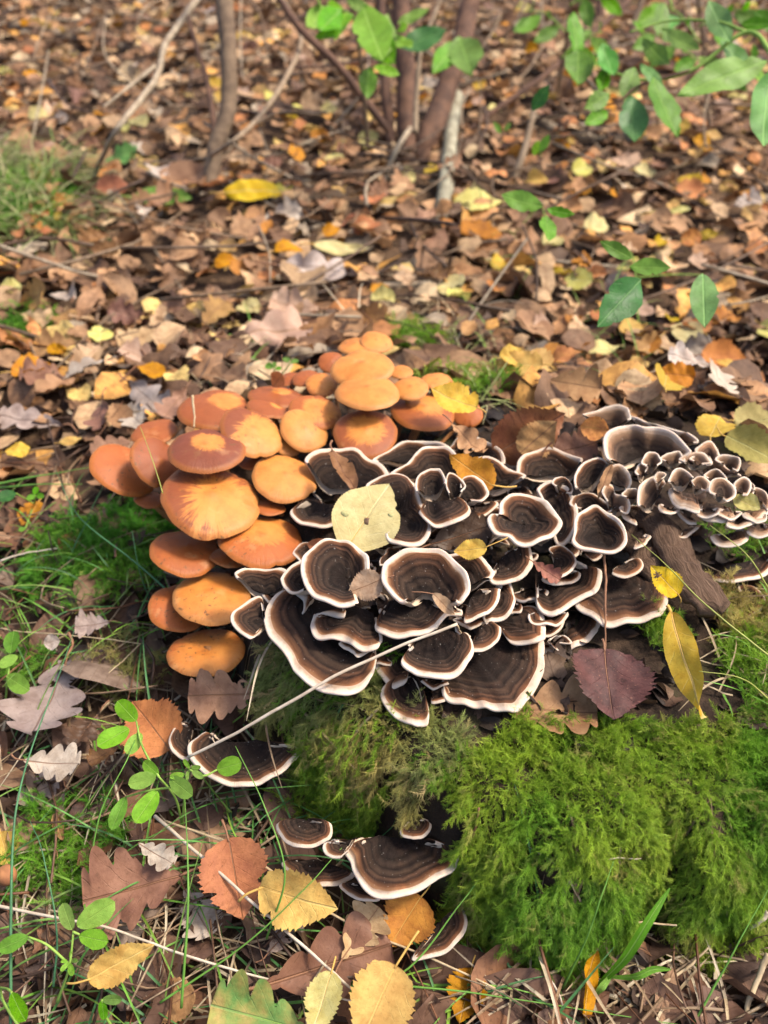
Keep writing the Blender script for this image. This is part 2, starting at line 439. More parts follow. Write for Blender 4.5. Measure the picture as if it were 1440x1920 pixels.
# honey-coloured cap: tint.r = dry amount, tint.g = darkness, tint.b = radius
def mushroom_cap():
    t = NT('mushroom_cap_skin')
    at = t.n('ShaderNodeAttribute', attribute_name='tint').outputs['Color']
    dry, dark, rad = t.n('ShaderNodeSeparateColor', {0: at}).outputs[:3]
    uv = t.coord('UV'); o = t.coord('Object'); u, v, _ = t.xyz(uv)
    ang = t.math('MULTIPLY', v, 6.28318)
    ring = t.n('ShaderNodeCombineXYZ', {0: t.math('COSINE', ang), 1: t.math('SINE', ang), 2: t.math('MULTIPLY', u, .16)}).outputs[0]
    seedv = t.n('ShaderNodeVectorMath', {0: ring, 1: t.n('ShaderNodeObjectInfo').outputs['Location']}, operation='ADD').outputs[0]
    streak = t.noise(11, seedv, 5, .7); blot = t.noise(55, o, 4, .6); fine = t.noise(28, seedv, 3, .6)
    wet = t.mix(dark, (.36, .100, .018), (.15, .040, .017))
    wet = t.mix(t.math('MULTIPLY', t.smooth(blot, .4, .7), .4), wet, t.mix(1.0, wet, (1.35, 1.3, 1.1), 'MULTIPLY'))
    # margin slightly paler and striate
    wet = t.mix(t.math('MULTIPLY', t.smooth(rad, .82, 1.0), .45), wet, (.50, .19, .04))
    dryc = t.mix(t.smooth(blot, .35, .7), (.50, .195, .040), (.43, .148, .028))
    dryc = t.mix(t.math('MULTIPLY', t.smooth(rad, .25, .0), .75), dryc, (.46, .16, .03))
    dryc = t.mix(t.math('MULTIPLY', t.smooth(rad, .75, 1.0), .35), dryc, (.54, .29, .10))
    e = t.math('ADD', dry, t.math('MULTIPLY', t.math('SUBTRACT', streak, .5), .62))
    e = t.math('ADD', e, t.math('MULTIPLY', t.math('SUBTRACT', blot, .5), .55))
    c = t.mix(t.smooth(e, .43, .60), wet, dryc)
    grain = t.noise(170, o, 4, .7)
    c = t.mix(t.math('MULTIPLY', t.smooth(grain, .4, .7), .35), c, t.mix(1.0, c, (.78, .68, .55), 'MULTIPLY'))
    c = t.mix(t.math('MULTIPLY', t.smooth(fine, .55, .75), .25), c, t.mix(1.0, c, (.7, .6, .5), 'MULTIPLY'))
    c = t.mix(t.math('MULTIPLY', t.smooth(rad, .72, 1.0), .45), c, t.mix(1.0, c, (.66, .56, .5), 'MULTIPLY'))
    c = t.mix(t.math('MULTIPLY', t.smooth(rad, .16, .0), .5), c, (.30, .095, .02))
    speck = t.noise(330, o, 2, .5); zone = t.noise(26, o, 2, .5)
    c = t.mix(t.math('MULTIPLY', t.math('MULTIPLY', t.smooth(speck, .62, .68), t.smooth(zone, .48, .6)), .8), c, (.12, .055, .018))
    dirt = t.noise(95, o, 5, .75); dz = t.noise(17, o, 2, .5)
    c = t.mix(t.math('MULTIPLY', t.math('MULTIPLY', t.smooth(dirt, .56, .66), t.smooth(dz, .5, .66)), .6), c, (.17, .075, .025))
    pal = t.noise(48, o, 4, .6)
    c = t.mix(t.math('MULTIPLY', t.smooth(pal, .6, .72), .18), c, (.66, .40, .18))
    h = t.math('ADD', t.math('MULTIPLY', fine, t.smooth(rad, .3, 1.0)), t.math('MULTIPLY', blot, .6))
    return t.done(t.pbr(c, .50, t.bump(t.math('ADD', h, t.math('MULTIPLY', grain, .5)), .5, .0008), .28, .0, .08, (.004, .0015, .0005)))
M_MCAP = mushroom_cap()
t = NT('mushroom_gills'); uv = t.coord('UV'); u, v, _ = t.xyz(uv)
g = t.math('SINE', t.math('MULTIPLY', v, 420.0))
M_GILL = t.done(t.pbr(t.mix(t.smooth(g, -1, 1), (.30, .13, .045), (.46, .24, .09)), .8, t.bump(g, .8, .0008), .2))
t = NT('mushroom_stem'); o = t.coord('UV')
n = t.noise(1.0, t.n('ShaderNodeMapping', {'Vector': o, 'Scale': (30, 9, 1)}).outputs[0], 4)
M_STEM = t.done(t.pbr(t.mix(t.smooth(n, .4, .65), (.34, .15, .045), (.15, .06, .022)), .7, t.bump(n, .6, .0008), .3))

def moss_material(name, tip, mid, low, dryc, dryamt):
    t = NT(name)
    x, y, _ = t.xyz(t.coord('UV'))
    rnd = t.n('ShaderNodeObjectInfo').outputs['Random']
    pos = t.n('ShaderNodeObjectInfo').outputs['Location']
    pn = t.noise(32, pos, 3, .6); pn2 = t.noise(11, pos, 2, .5)
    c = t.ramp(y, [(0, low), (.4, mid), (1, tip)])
    k = t.math('ADD', t.math('MULTIPLY', t.math('SUBTRACT', rnd, .5), .35), pn)
    c = t.mix(t.smooth(pn2, .38, .62), c, t.mix(1.0, c, (.55, .82, .75), 'MULTIPLY'))  # patches tinted to the deep green of moss in shade
    c = t.mix(t.math('MULTIPLY', t.smooth(k, .58, .80), dryamt), c, dryc)
    v = t.math('ADD', .7, t.math('MULTIPLY', rnd, .6))
    c = t.mix(1.0, c, t.n('ShaderNodeCombineXYZ', {0: v, 1: v, 2: v}).outputs[0], 'MULTIPLY')
    return t.done(t.leafmix(t.pbr(c, .55, None, .3), c, .35))
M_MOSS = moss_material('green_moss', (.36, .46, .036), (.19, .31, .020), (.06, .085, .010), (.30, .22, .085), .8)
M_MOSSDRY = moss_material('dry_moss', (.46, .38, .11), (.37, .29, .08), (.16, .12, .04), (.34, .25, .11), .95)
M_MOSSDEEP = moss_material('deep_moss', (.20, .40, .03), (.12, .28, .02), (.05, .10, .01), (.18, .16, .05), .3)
# ------------------------------------------------------------------ ground sheet
gx = np.concatenate([np.linspace(-60, -3.2, 12), np.linspace(-3, 3, 151), np.linspace(3.2, 60, 12)])
gy = np.concatenate([np.linspace(-20, -0.5, 8), np.linspace(-0.4, 5, 136), np.linspace(5.3, 90, 14)])
GX, GY = np.meshgrid(gx, gy, indexing='ij')
GZ = ground(GX, GY) * np.exp(-np.clip(np.hypot(GX, GY - 2) - 5, 0, None) * 0.2) - 0.006
g = link('forest_floor', mesh_np('forest_floor', np.stack([GX, GY, GZ], -1).reshape(-1, 3), grid_quads(len(gx), len(gy))), M_SOIL)
tag(g, kind='structure')

# ------------------------------------------------------------------ stump
xs = np.arange(-0.26, 0.52, 0.0035); ys = np.arange(0.13, 0.80, 0.0035)
X, Y = np.meshgrid(xs, ys, indexing='ij')
Z, S_, Q_ = stump_z(X, Y)
q = grid_quads(len(xs), len(ys))
keep = (Q_.reshape(-1)[q] < 1.12).all(1)
q = q[keep]
used = np.unique(q); remap = np.full(X.size, -1); remap[used] = np.arange(len(used))
V = np.stack([X, Y, Z], -1).reshape(-1, 3)[used]
stump = link('tree_stump', mesh_np('tree_stump', V, remap[q]), M_STUMP)
tag(stump, 'low rotting tree stump covered with bracket fungi, mushrooms and moss', 'stump')

# loose strip of bark lying down the right of the stump top
def bark_strip(name, pts, w, label, zoff=0.012, seed=1):
    P = np.array([atz(px, py, z) for px, py, z in pts]); P = crom(P, 26)
    t_ = np.gradient(P, axis=0); t_ /= np.linalg.norm(t_, axis=1, keepdims=True)
    side = np.cross(t_, (0, 0, 1)); side /= np.linalg.norm(side, axis=1, keepdims=True)
    nv = 9; s = np.linspace(-1, 1, nv)
    wn_ = 1 + 0.35 * vnoise(seed, 26); wn_[0] *= .6; wn_[-1] *= .4
    edge = [vnoise(seed + k, 26, 4) for k in (5, 9)]
    rows = []
    for i in range(26):
        sh = s * w * wn_[i] + (np.where(s < 0, edge[0][i], edge[1][i]) * 0.6 * w * np.abs(s))
        z = 0.006 * (1 - s ** 2) + 0.0030 * vnoise(seed + 31 + i // 2, nv) + .0022 * math.sin(i * 1.7 + seed) * np.sin(s * 5 + i * .4)
        rows.append(P[i] + side[i] * sh[:, None] + np.array((0, 0, 1)) * z[:, None])
    T = np.array(rows); B = T - np.array((0, 0, 0.004))
    V = np.concatenate([T.reshape(-1, 3), B.reshape(-1, 3)])
    n = 26 * nv
    q1 = grid_quads(26, nv); q2 = q1[:, ::-1] + n
    i = np.arange(25)
    e1 = np.stack([i * nv, (i + 1) * nv, (i + 1) * nv + n, i * nv + n], 1)
    e2 = np.stack([i * nv + nv - 1, i * nv + nv - 1 + n, (i + 1) * nv + nv - 1 + n, (i + 1) * nv + nv - 1], 1)
    j = np.arange(nv - 1)
    e3 = np.stack([j, j + n, j + 1 + n, j + 1], 1); k0 = 25 * nv
    e4 = np.stack([k0 + j, k0 + j + 1, k0 + j + 1 + n, k0 + j + n], 1)
    uv = np.stack(np.broadcast_arrays(s[None] * .5 + .5, np.linspace(0, 1, 26)[:, None]), -1).reshape(-1, 2)
    o = link(name, mesh_np(name, V, np.vstack([q1, q2, e1, e2, e3, e4]), uv=np.vstack([uv, uv]), smooth=True), M_BARK)
    return tag(o, label, 'bark')
bark_strip('bark_strip', [(1215, 955, .132), (1255, 1010, .130), (1290, 1075, .127), (1345, 1150, .122)], .0105, 'long rough brown bark strip lying across the stump between the fungus clumps')
bark_strip('bark_strip', [(1185, 985, .122), (1225, 1030, .120), (1265, 1105, .116)], .013, 'darker flat bark slab tucked under the long bark strip', seed=4)

# ------------------------------------------------------------------ leaf geometry
def half_width(kind, t, fine=True):
    def env(p, q_):
        m = p / (p + q_); return (t ** p) * ((1 - t) ** q_) / (m ** p * (1 - m) ** q_)
    saw = lambda n: ((t * n) % 1.0) - 0.5
    if kind == 'birch': w = .37 * env(.62, 1.05); k = 1 - .16 * saw(13) - .06 * saw(39)
    elif kind == 'round': w = .43 * env(.66, .74); k = 1 - .05 * saw(26)
    elif kind == 'cherry': w = .20 * env(.85, 1.0); k = 1 - .035 * saw(30)
    elif kind == 'willow': w = .15 * env(.7, .9); k = 1 - .03 * saw(28)
    elif kind == 'leaflet': w = .29 * env(.6, .5); k = 1.0
    elif kind == 'oak':
        w = .36 * env(.95, .36); c = np.abs(np.cos(np.pi * (4.1 * t - .05 + .12 * np.sin(5 * t))))
        return w * (.44 + .56 * c ** .6)
    return w * (k if fine else 1)

def leaf_arrays(kind, nt=40, ns=3, seed=0, bend=.5, cross=.6, fold=.1, wavy=.03, twist=.2, fine=True, holes=0, wscale=1.0):
    r = np.random.default_rng(seed)
    t = np.linspace(0, 1, nt)
    if kind in ('birch', 'round', 'oak', 'leaflet'): t = t ** 1.15
    s = np.linspace(-1, 1, 2 * ns + 1)
    w = half_width(kind, t, fine) * wscale
    asym = 1 + .10 * vnoise(seed + 3, nt, 5); asym2 = 1 + .10 * vnoise(seed + 4, nt, 5)
    if fine and kind != 'leaflet':
        for arr in (asym, asym2):
            for _ in range(r.integers(0, 3)): arr -= r.uniform(.08, .35) * np.exp(-((t - r.uniform(.15, .9)) / r.uniform(.015, .05)) ** 2)
    x = s[None] * w[:, None] * np.where(s[None] < 0, asym[:, None], asym2[:, None])
    y = np.broadcast_to(t[:, None], x.shape) + ((.22 if kind == 'oak' else .10) * np.abs(x) * (1 - t[:, None] ** 3) if kind != 'leaflet' else 0)
    if kind == 'birch': y = y - 0.16 * np.abs(s[None]) * np.clip(1 - t[:, None] / .35, 0, 1) * w[:, None]
    uv = np.stack([x + .5, y], -1).reshape(-1, 2)
    z = fold * np.abs(x)
    f1, f2, p1, p2 = r.uniform(5, 9), r.uniform(9, 15), r.uniform(0, 6), r.uniform(0, 6)
    z = z + wavy * np.abs(s[None]) ** 1.5 * (np.sin(f1 * y + p1 + (s[None] > 0) * 2.1) + .6 * np.sin(f2 * y + p2 + (s[None] > 0)))
    if kind != 'leaflet':
        k1 = r.uniform(6, 16, 6); z = z + wavy * .38 * (np.sin(k1[0] * x + k1[1] * y + k1[2]) + .7 * np.sin(k1[3] * 1.6 * y - k1[4] * 1.6 * x + k1[5]))
    if abs(cross) > 1e-3:
        c = cross * 2; z = z + (1 - np.cos(c * x)) / c * np.sign(1); x = np.sin(c * x) / c
    tw = twist * (y - .4)
    x, z = x * np.cos(tw) - z * np.sin(tw), x * np.sin(tw) + z * np.cos(tw)
    if abs(bend) > 1e-3:
        b = bend; yy = np.sin(b * y) / b - z * np.sin(b * y); zz = (1 - np.cos(b * y)) / b + z * np.cos(b * y)
        y, z = yy, zz
        e = np.array([np.sin(b) / b, (1 - np.cos(b)) / b])
        al = math.atan2(e[1], e[0]); L = np.hypot(*e)
        y, z = (y * math.cos(al) + z * math.sin(al)) / L, (-y * math.sin(al) + z * math.cos(al)) / L
    V = np.stack([x, y, z], -1).reshape(-1, 3)
    q_ = grid_quads(nt, 2 * ns + 1)
    if holes:
        ctr = V[q_].mean(1); keep_ = np.ones(len(q_), bool)
        for _ in range(holes):
            h = V[r.integers(len(V))]; hr = r.uniform(.03, .09)
            keep_ &= np.linalg.norm((ctr - h) * (1, 1, .3), axis=1) > hr * (1 + .3 * np.sin(7 * np.arctan2(ctr[:, 1] - h[1], ctr[:, 0] - h[0])))
        q_ = q_[keep_]
    return V, q_, uv

def frame(B, T, roll=0.0, up=(0, 0, 1)):
    """matrix taking unit leaf (base at origin, tip at +Y) to base B, tip T."""
    B = np.asarray(B, float); T = np.asarray(T, float); yv = T - B; L = np.linalg.norm(yv); yv = yv / L
    u = np.asarray(up, float); xv = np.cross(yv, u); xv /= np.linalg.norm(xv); zv = np.cross(xv, yv)
    c, s = math.cos(roll), math.sin(roll)
    xv, zv = xv * c + zv * s, -xv * s + zv * c
    return Matrix(((xv[0] * L, yv[0] * L, zv[0] * L, B[0]), (xv[1] * L, yv[1] * L, zv[1] * L, B[1]), (xv[2] * L, yv[2] * L, zv[2] * L, B[2]), (0, 0, 0, 1)))

NAMES = {'birch': 'birch_leaf', 'oak': 'oak_leaf', 'cherry': 'bird_cherry_leaf', 'willow': 'willow_leaf', 'round': 'round_leaf'}
STALK = {'yellow': M_STALKY, 'pale': M_STALKY, 'gold': M_STALKY, 'orange': M_STALKB, 'olive': M_STALKY, 'green': M_STALKG, 'lime': M_STALKG, 'deep': M_STALKG, 'greengold': M_STALKG}
_ls = [100]
def hero_leaf(kind, color, base, tip, label, zb=None, zt=None, wide=1.0, roll=0.0, bend=.5, cross=.5, fold=.12, wavy=.03, twist=.2, stalk=.25, stalk_to=None, holes=0, group=None, lift=.006, up=None, nt=64, seed=None):
    """base and tip are points of the photo; the leaf lies on the surface there (or at height zb / zt)"""
    _ls[0] += 1; sd_ = seed or _ls[0]
    B = atz(*base, zb) if zb is not None else hit(*base, lift)
    T = atz(*tip, zt) if zt is not None else hit(*tip, lift)
    if up is None:
        m = (B + T) / 2; n_ = normal(np.array([m[0]]), np.array([m[1]]), .015)[0]
        up = n_ + np.array((0, -.12, .25))
    e = empty(NAMES[kind]); e.matrix_world = frame(B, T, roll, up)
    V, q_, uv = leaf_arrays(kind, nt, 5, sd_, bend, cross, fold, wavy, twist, True, holes, wide)
    bl = link('blade', mesh_np('blade', V, q_, uv=uv), LM[color], e)
    mid = V.reshape(nt, 11, 3)[1:-2:3, 5] - (0, 0, .002)
    tube('midrib', mid, np.linspace(.0085, .002, len(mid)), STALK.get(color, M_STALKB), bl, 5)
    if stalk:
        a = vnoise(sd_ + 9, 10)
        if stalk_to is not None:
            p3 = hit(*stalk_to[:2], .004) if len(stalk_to) == 2 else atz(*stalk_to)
            p = np.array(e.matrix_world.inverted() @ Vector(p3))
            P = np.array([(0, .04, 0), p * .5 + (0, -.02, .03), p])
        else: P = np.array([(0, .04, 0), (a[2] * .05, -stalk * .5, .03 * stalk), (a[5] * .2, -stalk, a[7] * .08)])
        r0 = .013
        tube('stalk', crom(P, 10), np.linspace(r0 * 1.1, r0 * 1.3, 10), STALK.get(color, M_STALKB), e, 6)
    tag(e, label, 'leaf', group)
    return e

# ------------------------------------------------------------------ litter mass
PAL = [((0.372, 0.213, 0.104), 18), ((0.272, 0.148, 0.073), 20), ((0.502, 0.330, 0.174), 15), ((0.186, 0.101, 0.052), 16), ((0.112, 0.060, 0.032), 9), ((0.418, 0.215, 0.088), 9), ((0.609, 0.446, 0.251), 6),
       ((0.349, 0.276, 0.188), 6), ((0.609, 0.317, 0.074), 4), ((0.649, 0.463, 0.150), 3), ((0.485, 0.206, 0.068), 3)]
PC = np.array([p[0] for p in PAL]); PP = np.array([p[1] for p in PAL], float); PP /= PP.sum()
def scatter_leaves(name, pts, length, label, pal=None, low=True, tiltamp=.36, zl=(0, .02)):
    n = len(pts); r = np.random.default_rng(len(name) + n)
    kinds = r.choice(4, n, p=[.34, .34, .17, .15]); kn = ['oak', 'birch', 'round', 'cherry']
    VV, QQ, UU, CC, off = [], [], [], [], 0
    for ki in range(4):
        for var in range(6):
            idx = np.where((kinds == ki) & (np.arange(n) % 6 == var))[0]
            if not len(idx): continue
            V, q_, uv = leaf_arrays(kn[ki], 11 if ki == 0 else 7, 2, 300 + ki * 10 + var, bend=r.uniform(-.9, 1.0), cross=r.uniform(-.9, 1.2), fold=r.uniform(-.2, .35), wavy=r.uniform(.03, .09), twist=r.uniform(-.8, .8), fine=False)
            V = V - (0, .5, 0)
            m = len(idx)
            L = length[idx] * np.clip(r.lognormal(-.05, .33, m), .4, 1.8)
            yaw = r.uniform(0, 2 * np.pi, m); tx = r.normal(0, tiltamp, m); ty = r.normal(0, tiltamp, m)
            cz, sz, cx, sx, cy, sy = np.cos(yaw), np.sin(yaw), np.cos(tx), np.sin(tx), np.cos(ty), np.sin(ty)
            P = V[None] * L[:, None, None]
            x, y, z = P[..., 0], P[..., 1], P[..., 2]
            y, z = y * cx[:, None] - z * sx[:, None], y * sx[:, None] + z * cx[:, None]
            x, z = x * cy[:, None] + z * sy[:, None], -x * sy[:, None] + z * cy[:, None]
            x, y = x * cz[:, None] - y * sz[:, None], x * sz[:, None] + y * cz[:, None]
            c = pts[idx]
            zz = c[:, 2] + r.uniform(zl[0], zl[1], m)
            W = np.stack([x + c[:, 0:1], y + c[:, 1:2], np.maximum(z, -.012) + zz[:, None]], -1)
            k = V.shape[0]
            QQ.append((q_[None] + (off + np.arange(m) * k)[:, None, None]).reshape(-1, 4)); off += m * k
            VV.append(W.reshape(-1, 3)); UU.append(np.broadcast_to(uv[None], (m, k, 2)).reshape(-1, 2))
            pc = (PC if pal is None else pal[0])[r.choice(len(PC) if pal is None else len(pal[0]), m, p=PP if pal is None else pal[1])] * r.uniform(.7, 1.3, (m, 1))
            CC.append(np.repeat(pc, k, 0))
    o = link(name, mesh_np(name, np.vstack(VV), np.vstack(QQ), uv=np.vstack(UU), col=np.vstack(CC)), M_LITTER)
    return tag(o, label, 'leaves', kind='stuff')

def on_stump(x, y, m=0.0):
    return stump_z(x, y)[2] < 0.95 + m

n = 21000
yy = rng.uniform(0, 1, n) ** .8 * 4.6 + .02
xx = rng.uniform(-1, 1, n) * (.55 + .62 * yy)
edge_ = np.arange(n) >= 18200
xx = np.where(edge_, np.sign(xx) * ((.55 + .62 * yy) + rng.uniform(0, 1.1, n)), xx)
# fewer leaves in the grassy foreground
keepm = (~on_stump(xx, yy)) & ((yy > .42) | (rng.uniform(0, 1, n) < .9))
xx, yy = xx[keepm], yy[keepm]
nr = (yy < .40) | ((yy < .60) & (xx < -.1))
pts = np.stack([xx, yy, ground(xx, yy)], -1)
scatter_leaves('leaf_litter', pts[~nr], np.full((~nr).sum(), .040), 'thick carpet of small brown fallen leaves covering the forest floor behind the stump', zl=(-.004, .024))
NEARP = np.array([(.17, .095, .06), (.11, .06, .04), (.24, .17, .125), (.27, .16, .09), (.07, .04, .028), (.21, .10, .05)])
scatter_leaves('leaf_litter', pts[nr], np.full(nr.sum(), .044), 'darker brown fallen leaves covering the ground around the front of the stump', zl=(-.006, .010), pal=(NEARP, np.array([.25, .22, .14, .14, .13, .12])))
# leaves blown onto the back and right of the stump top
mm = 420
sx_ = rng.uniform(-.08, .42, mm); sy_ = rng.uniform(.56, .76, mm); sx_ = np.concatenate([sx_, rng.uniform(.25, .42, 160)]); sy_ = np.concatenate([sy_, rng.uniform(.34, .6, 160)])
kk = (sx_ < .10) & (sy_ < .68) | ((sx_ < .30) & (sy_ < .62))
sx_, sy_ = sx_[~kk], sy_[~kk]
scatter_leaves('leaf_litter', np.stack([sx_, sy_, surf(sx_, sy_)], -1), np.full(len(sx_), .046), 'fallen leaves lodged on the far edge of the stump', zl=(.0, .008), tiltamp=.3)
# denser small layer near the camera, crumbs of leaf
n = 3800
xx = rng.uniform(-.6, .75, n); yy = rng.uniform(.05, 1.0, n)
k_ = ~on_stump(xx, yy, .2); xx, yy = xx[k_], yy[k_]
pts = np.stack([xx, yy, ground(xx, yy)], -1)
scatter_leaves('leaf_crumbs', pts, np.full(len(pts), .022), 'dark broken crumbs of old leaves between the larger ones near the stump', zl=(-.003, .006), tiltamp=.7,
   pal=(np.array([(.11, .06, .035), (.07, .04, .025), (.17, .09, .05), (.24, .15, .09), (.045, .027, .018)]), np.array([.3, .25, .2, .1, .15])))
mm = 900  # dark crumbs added on the bare stump top to stand in for shadow
sx_ = rng.uniform(-.05, .40, mm); sy_ = rng.uniform(.28, .66, mm)
kk = stump_z(sx_, sy_)[1] > .01
sx_, sy_ = sx_[kk], sy_[kk]
scatter_leaves('leaf_crumbs', np.stack([sx_, sy_, surf(sx_, sy_)], -1), np.full(len(sx_), .017), 'dark wood and leaf crumbs added for the shadowed hollow on top of the stump', zl=(-.001, .003), tiltamp=.5,
   pal=(np.array([(.05, .03, .02), (.03, .02, .013), (.09, .05, .03), (.14, .085, .05), (.02, .013, .01)]), np.array([.3, .25, .2, .07, .18])))
# thin twigs and needles
def twig_stuff(name, pts, lens, rad, label, pal):
    r = np.random.default_rng(5); VV, QQ, TT, CC, off = [], [], [], [], 0
    for (x, y, z), L in zip(pts, lens):
        a = r.uniform(0, 6.283); d = np.array((math.cos(a), math.sin(a), r.normal(0, .22))); d /= np.linalg.norm(d)
        side = np.array((-d[1], d[0], 0)) * r.normal(0, .1) * L
        P = np.array([(x, y, z) - d * L / 2, np.array((x, y, z)) + side, (x, y, z) + d * L / 2])
        V, q_, t3, _ = tube_arrays(crom(P, 5), rad * r.uniform(.5, 1.4), 4)
        VV.append(V); QQ.append(q_ + off); TT.append(t3 + off); off += len(V)
        CC.append(np.repeat(np.array(pal[r.integers(len(pal))])[None] * r.uniform(.7, 1.3), len(V), 0))
    o = link(name, mesh_np(name, np.vstack(VV), np.vstack(QQ), np.vstack(TT), col=np.vstack(CC)), M_GRASS)
    return tag(o, label, 'twigs', kind='stuff')
n = 1500
xx = rng.uniform(-.55, .7, n); yy = rng.uniform(.08, .9, n); k_ = ~on_stump(xx, yy, .15); xx, yy = xx[k_], yy[k_]
twig_stuff('twig_litter', np.stack([xx, yy, ground(xx, yy) + rng.uniform(.002, .022, len(xx))], -1), rng.uniform(.03, .11, len(xx)), .0008,
           'thin dry twigs and rootlets strewn over the ground around the stump', [(.26, .17, .10), (.16, .09, .055), (.36, .27, .17), (.10, .06, .04), (.22, .10, .05)])
n = 700
yy = rng.uniform(.9, 4.2, n); xx = rng.uniform(-1, 1, n) * (.5 + .55 * yy)
twig_stuff('twig_litter', np.stack([xx, yy, ground(xx, yy) + rng.uniform(.005, .04, n)], -1), rng.uniform(.08, .35, n), .0022,
           'dry twigs strewn among the leaves behind the stump', [(.26, .18, .11), (.17, .11, .07), (.36, .29, .20), (.11, .07, .05)])
# ------------------------------------------------------------------ bracket fungi
def c2(p): return (400 + p[0] / 2.4, 780 + p[1] / 2.4)
def c3(p): return (880 + p[0] / 2.5714, 730 + p[1] / 2.5714)
def c4(p): return (p[0] / 2.25, 1150 + p[1] / 2.25)
def c5(p): return (400 + p[0] / 1.3846, 1300 + p[1] / 1.3846)
def c6(p): return (440 + p[0] / 3.1304, 1300 + p[1] / 3.1304)
_bs = [0]
BROOT = (0.1, 0.45)
def bracket(fr, attach, rim, level, label, rise=.006, closed=False, zb=.113, mw=.0016, p=1.6, ripple=.0005, droop=.0, capmat=None, group='bracket fungi on the stump'):
    _bs[0] += 1; seed = 500 + _bs[0] * 13; r = np.random.default_rng(seed)
    za = zb + level * .0062; zr = za + rise
    rp = np.array([fr(p_) for p_ in rim], float)
    ap = attach if isinstance(attach, list) else [attach]
    if not closed:      # the edge turns back towards the root at both ends
        aa = np.array([fr(a) for a in ap], float); e0, e1 = rp[0], rp[-1]
        if np.linalg.norm(aa[0] - e0) + np.linalg.norm(aa[-1] - e1) > np.linalg.norm(aa[0] - e1) + np.linalg.norm(aa[-1] - e0): aa = aa[::-1]; ap = ap[::-1]
        fr_ = .14 if rise > .009 else .5
        rp = np.vstack([e0 + fr_ * (aa[0] - e0) + .10 * (e0 - rp[1]), rp, e1 + fr_ * (aa[-1] - e1) + .10 * (e1 - rp[-2])])
    n0 = len(rp)
    plen = np.linalg.norm(np.diff(rp, axis=0), axis=1).sum()
    M = int(np.clip(plen / 3.8, 28, 130))
    rc = crom(rp, M, closed)
    Rm = np.array([atz(a, b, zr) for a, b in rc])
    A0 = np.array([atz(*fr(a), za) for a in ap])
    A = np.repeat(A0, M, 0) if len(A0) == 1 else crom(A0, M)
    base = A.mean(0)
    len_ = np.linalg.norm((Rm - A)[:, :2], axis=1)
    mean = np.mean(len_)
    # uneven edge
    out = (Rm - A) / (np.linalg.norm(Rm - A, axis=1, keepdims=True) + 1e-6)
    fade = np.ones(M) if closed else np.clip(np.minimum(np.arange(M), M - 1 - np.arange(M)) / 5, 0, 1)
    jit = (vnoise(seed, M, 5) * .0014 + vnoise(seed + 1, M * 1, 3) * .0013)
    if closed: jit = jit * np.clip(np.minimum(np.arange(M), M - 1 - np.arange(M)) / 6, 0, 1)
    Rm = Rm + out * jit[:, None]
    wave = vnoise(seed + 2, M, 2) * .0026 + vnoise(seed + 5, M, 5) * .0014 + .0009 * np.sin(np.arange(M) * r.uniform(.35, .6) + r.uniform(0, 6))
    if closed: wave = wave * np.clip(np.minimum(np.arange(M), M - 1 - np.arange(M)) / 8, 0, 1)
    Rm[:, 2] += wave * min(1, mean / .02)
    len_ = np.linalg.norm(Rm - A, axis=1) + 1e-6
    m_ = mw * r.uniform(.65, 1.35) * np.clip(mean / .022, .5, 1.0)
    mv = m_ * (1 + .5 * vnoise(seed + 3, M, 4))
    uc = np.clip(1 - mv / len_, .45, .93)
    arc = np.concatenate([[0], np.cumsum(np.linalg.norm(np.diff(Rm, axis=0), axis=1))])
    phase = r.uniform(0, 6.28); rip = ripple * min(1.3, mean / .02)
    dsc = (.024 / max(mean, .009)) ** .6
    radw = vnoise(seed + 7, M, 4)
    def top(u):            # u: (k, M)
        P = A[None] + (Rm - A)[None] * u[..., None]
        z = A[None, :, 2] + (Rm - A)[None, :, 2] * u ** p
        d = (1 - u) * len_[None]
        z = z + rip * np.sin(d * 1150 + phase) * np.clip(u * 2, 0, 1) * np.clip(d / .004, 0, 1) * .45
        z = z + .0058 * radw[None] * np.sin(np.pi * np.clip(u, 0, 1)) * min(1, mean / .02)
        z = z + .0016 * np.sin(np.clip((u - .55) / .45, 0, 1) * np.pi) - droop * u ** 4
        P[..., 2] = z
        return P
    def uvs(u, e=0): 
        d = (1 - u) * len_[None] * dsc / .03
        return np.stack([d, np.broadcast_to(arc[None] * 12, u.shape)], -1).reshape(-1, 2)
    lin = np.linspace(.04, 1, 22)[:, None]
    u1 = lin * uc[None]
    P1 = top(u1)
    # margin: over the top, round the edge, back underneath
    u2 = uc[None] + (1 - uc)[None] * np.linspace(0, 1, 5)[:, None]
    P2 = top(u2)
    th = .00085 * np.clip(mean / .02, .55, 1.15)
    g_u = P2[-1] - P2[-2]; g_u /= np.linalg.norm(g_u, axis=1, keepdims=True) + 1e-9
    g_v = np.gradient(Rm, axis=0)
    nn = np.cross(g_u, g_v); nn /= np.linalg.norm(nn, axis=1, keepdims=True) + 1e-9
    nn *= np.sign(nn[:, 2:3] + 1e-9)
    bulge = np.sin(np.linspace(0, np.pi / 2, 5))[:, None, None] * 0
    ang = np.linspace(0, np.pi, 7)[1:]
    edge = np.array([P2[-1] - nn * th + (g_u * math.sin(a) + nn * math.cos(a)) * th for a in ang])
    u3 = 1 - (1 - uc)[None] * np.linspace(.25, 1.0, 3)[:, None]
    P3 = top(u3) - nn[None] * (2 * th) - np.array((0, 0, .0006))
    Pm = np.concatenate([P2, edge, P3])
    um = np.concatenate([u2, np.repeat(np.ones((1, M)), len(edge), 0), np.repeat(u2[-2:-1] * 0 + 1, 3, 0)])
    lu = np.linspace(1, .04, 10)[:, None] * uc[None]
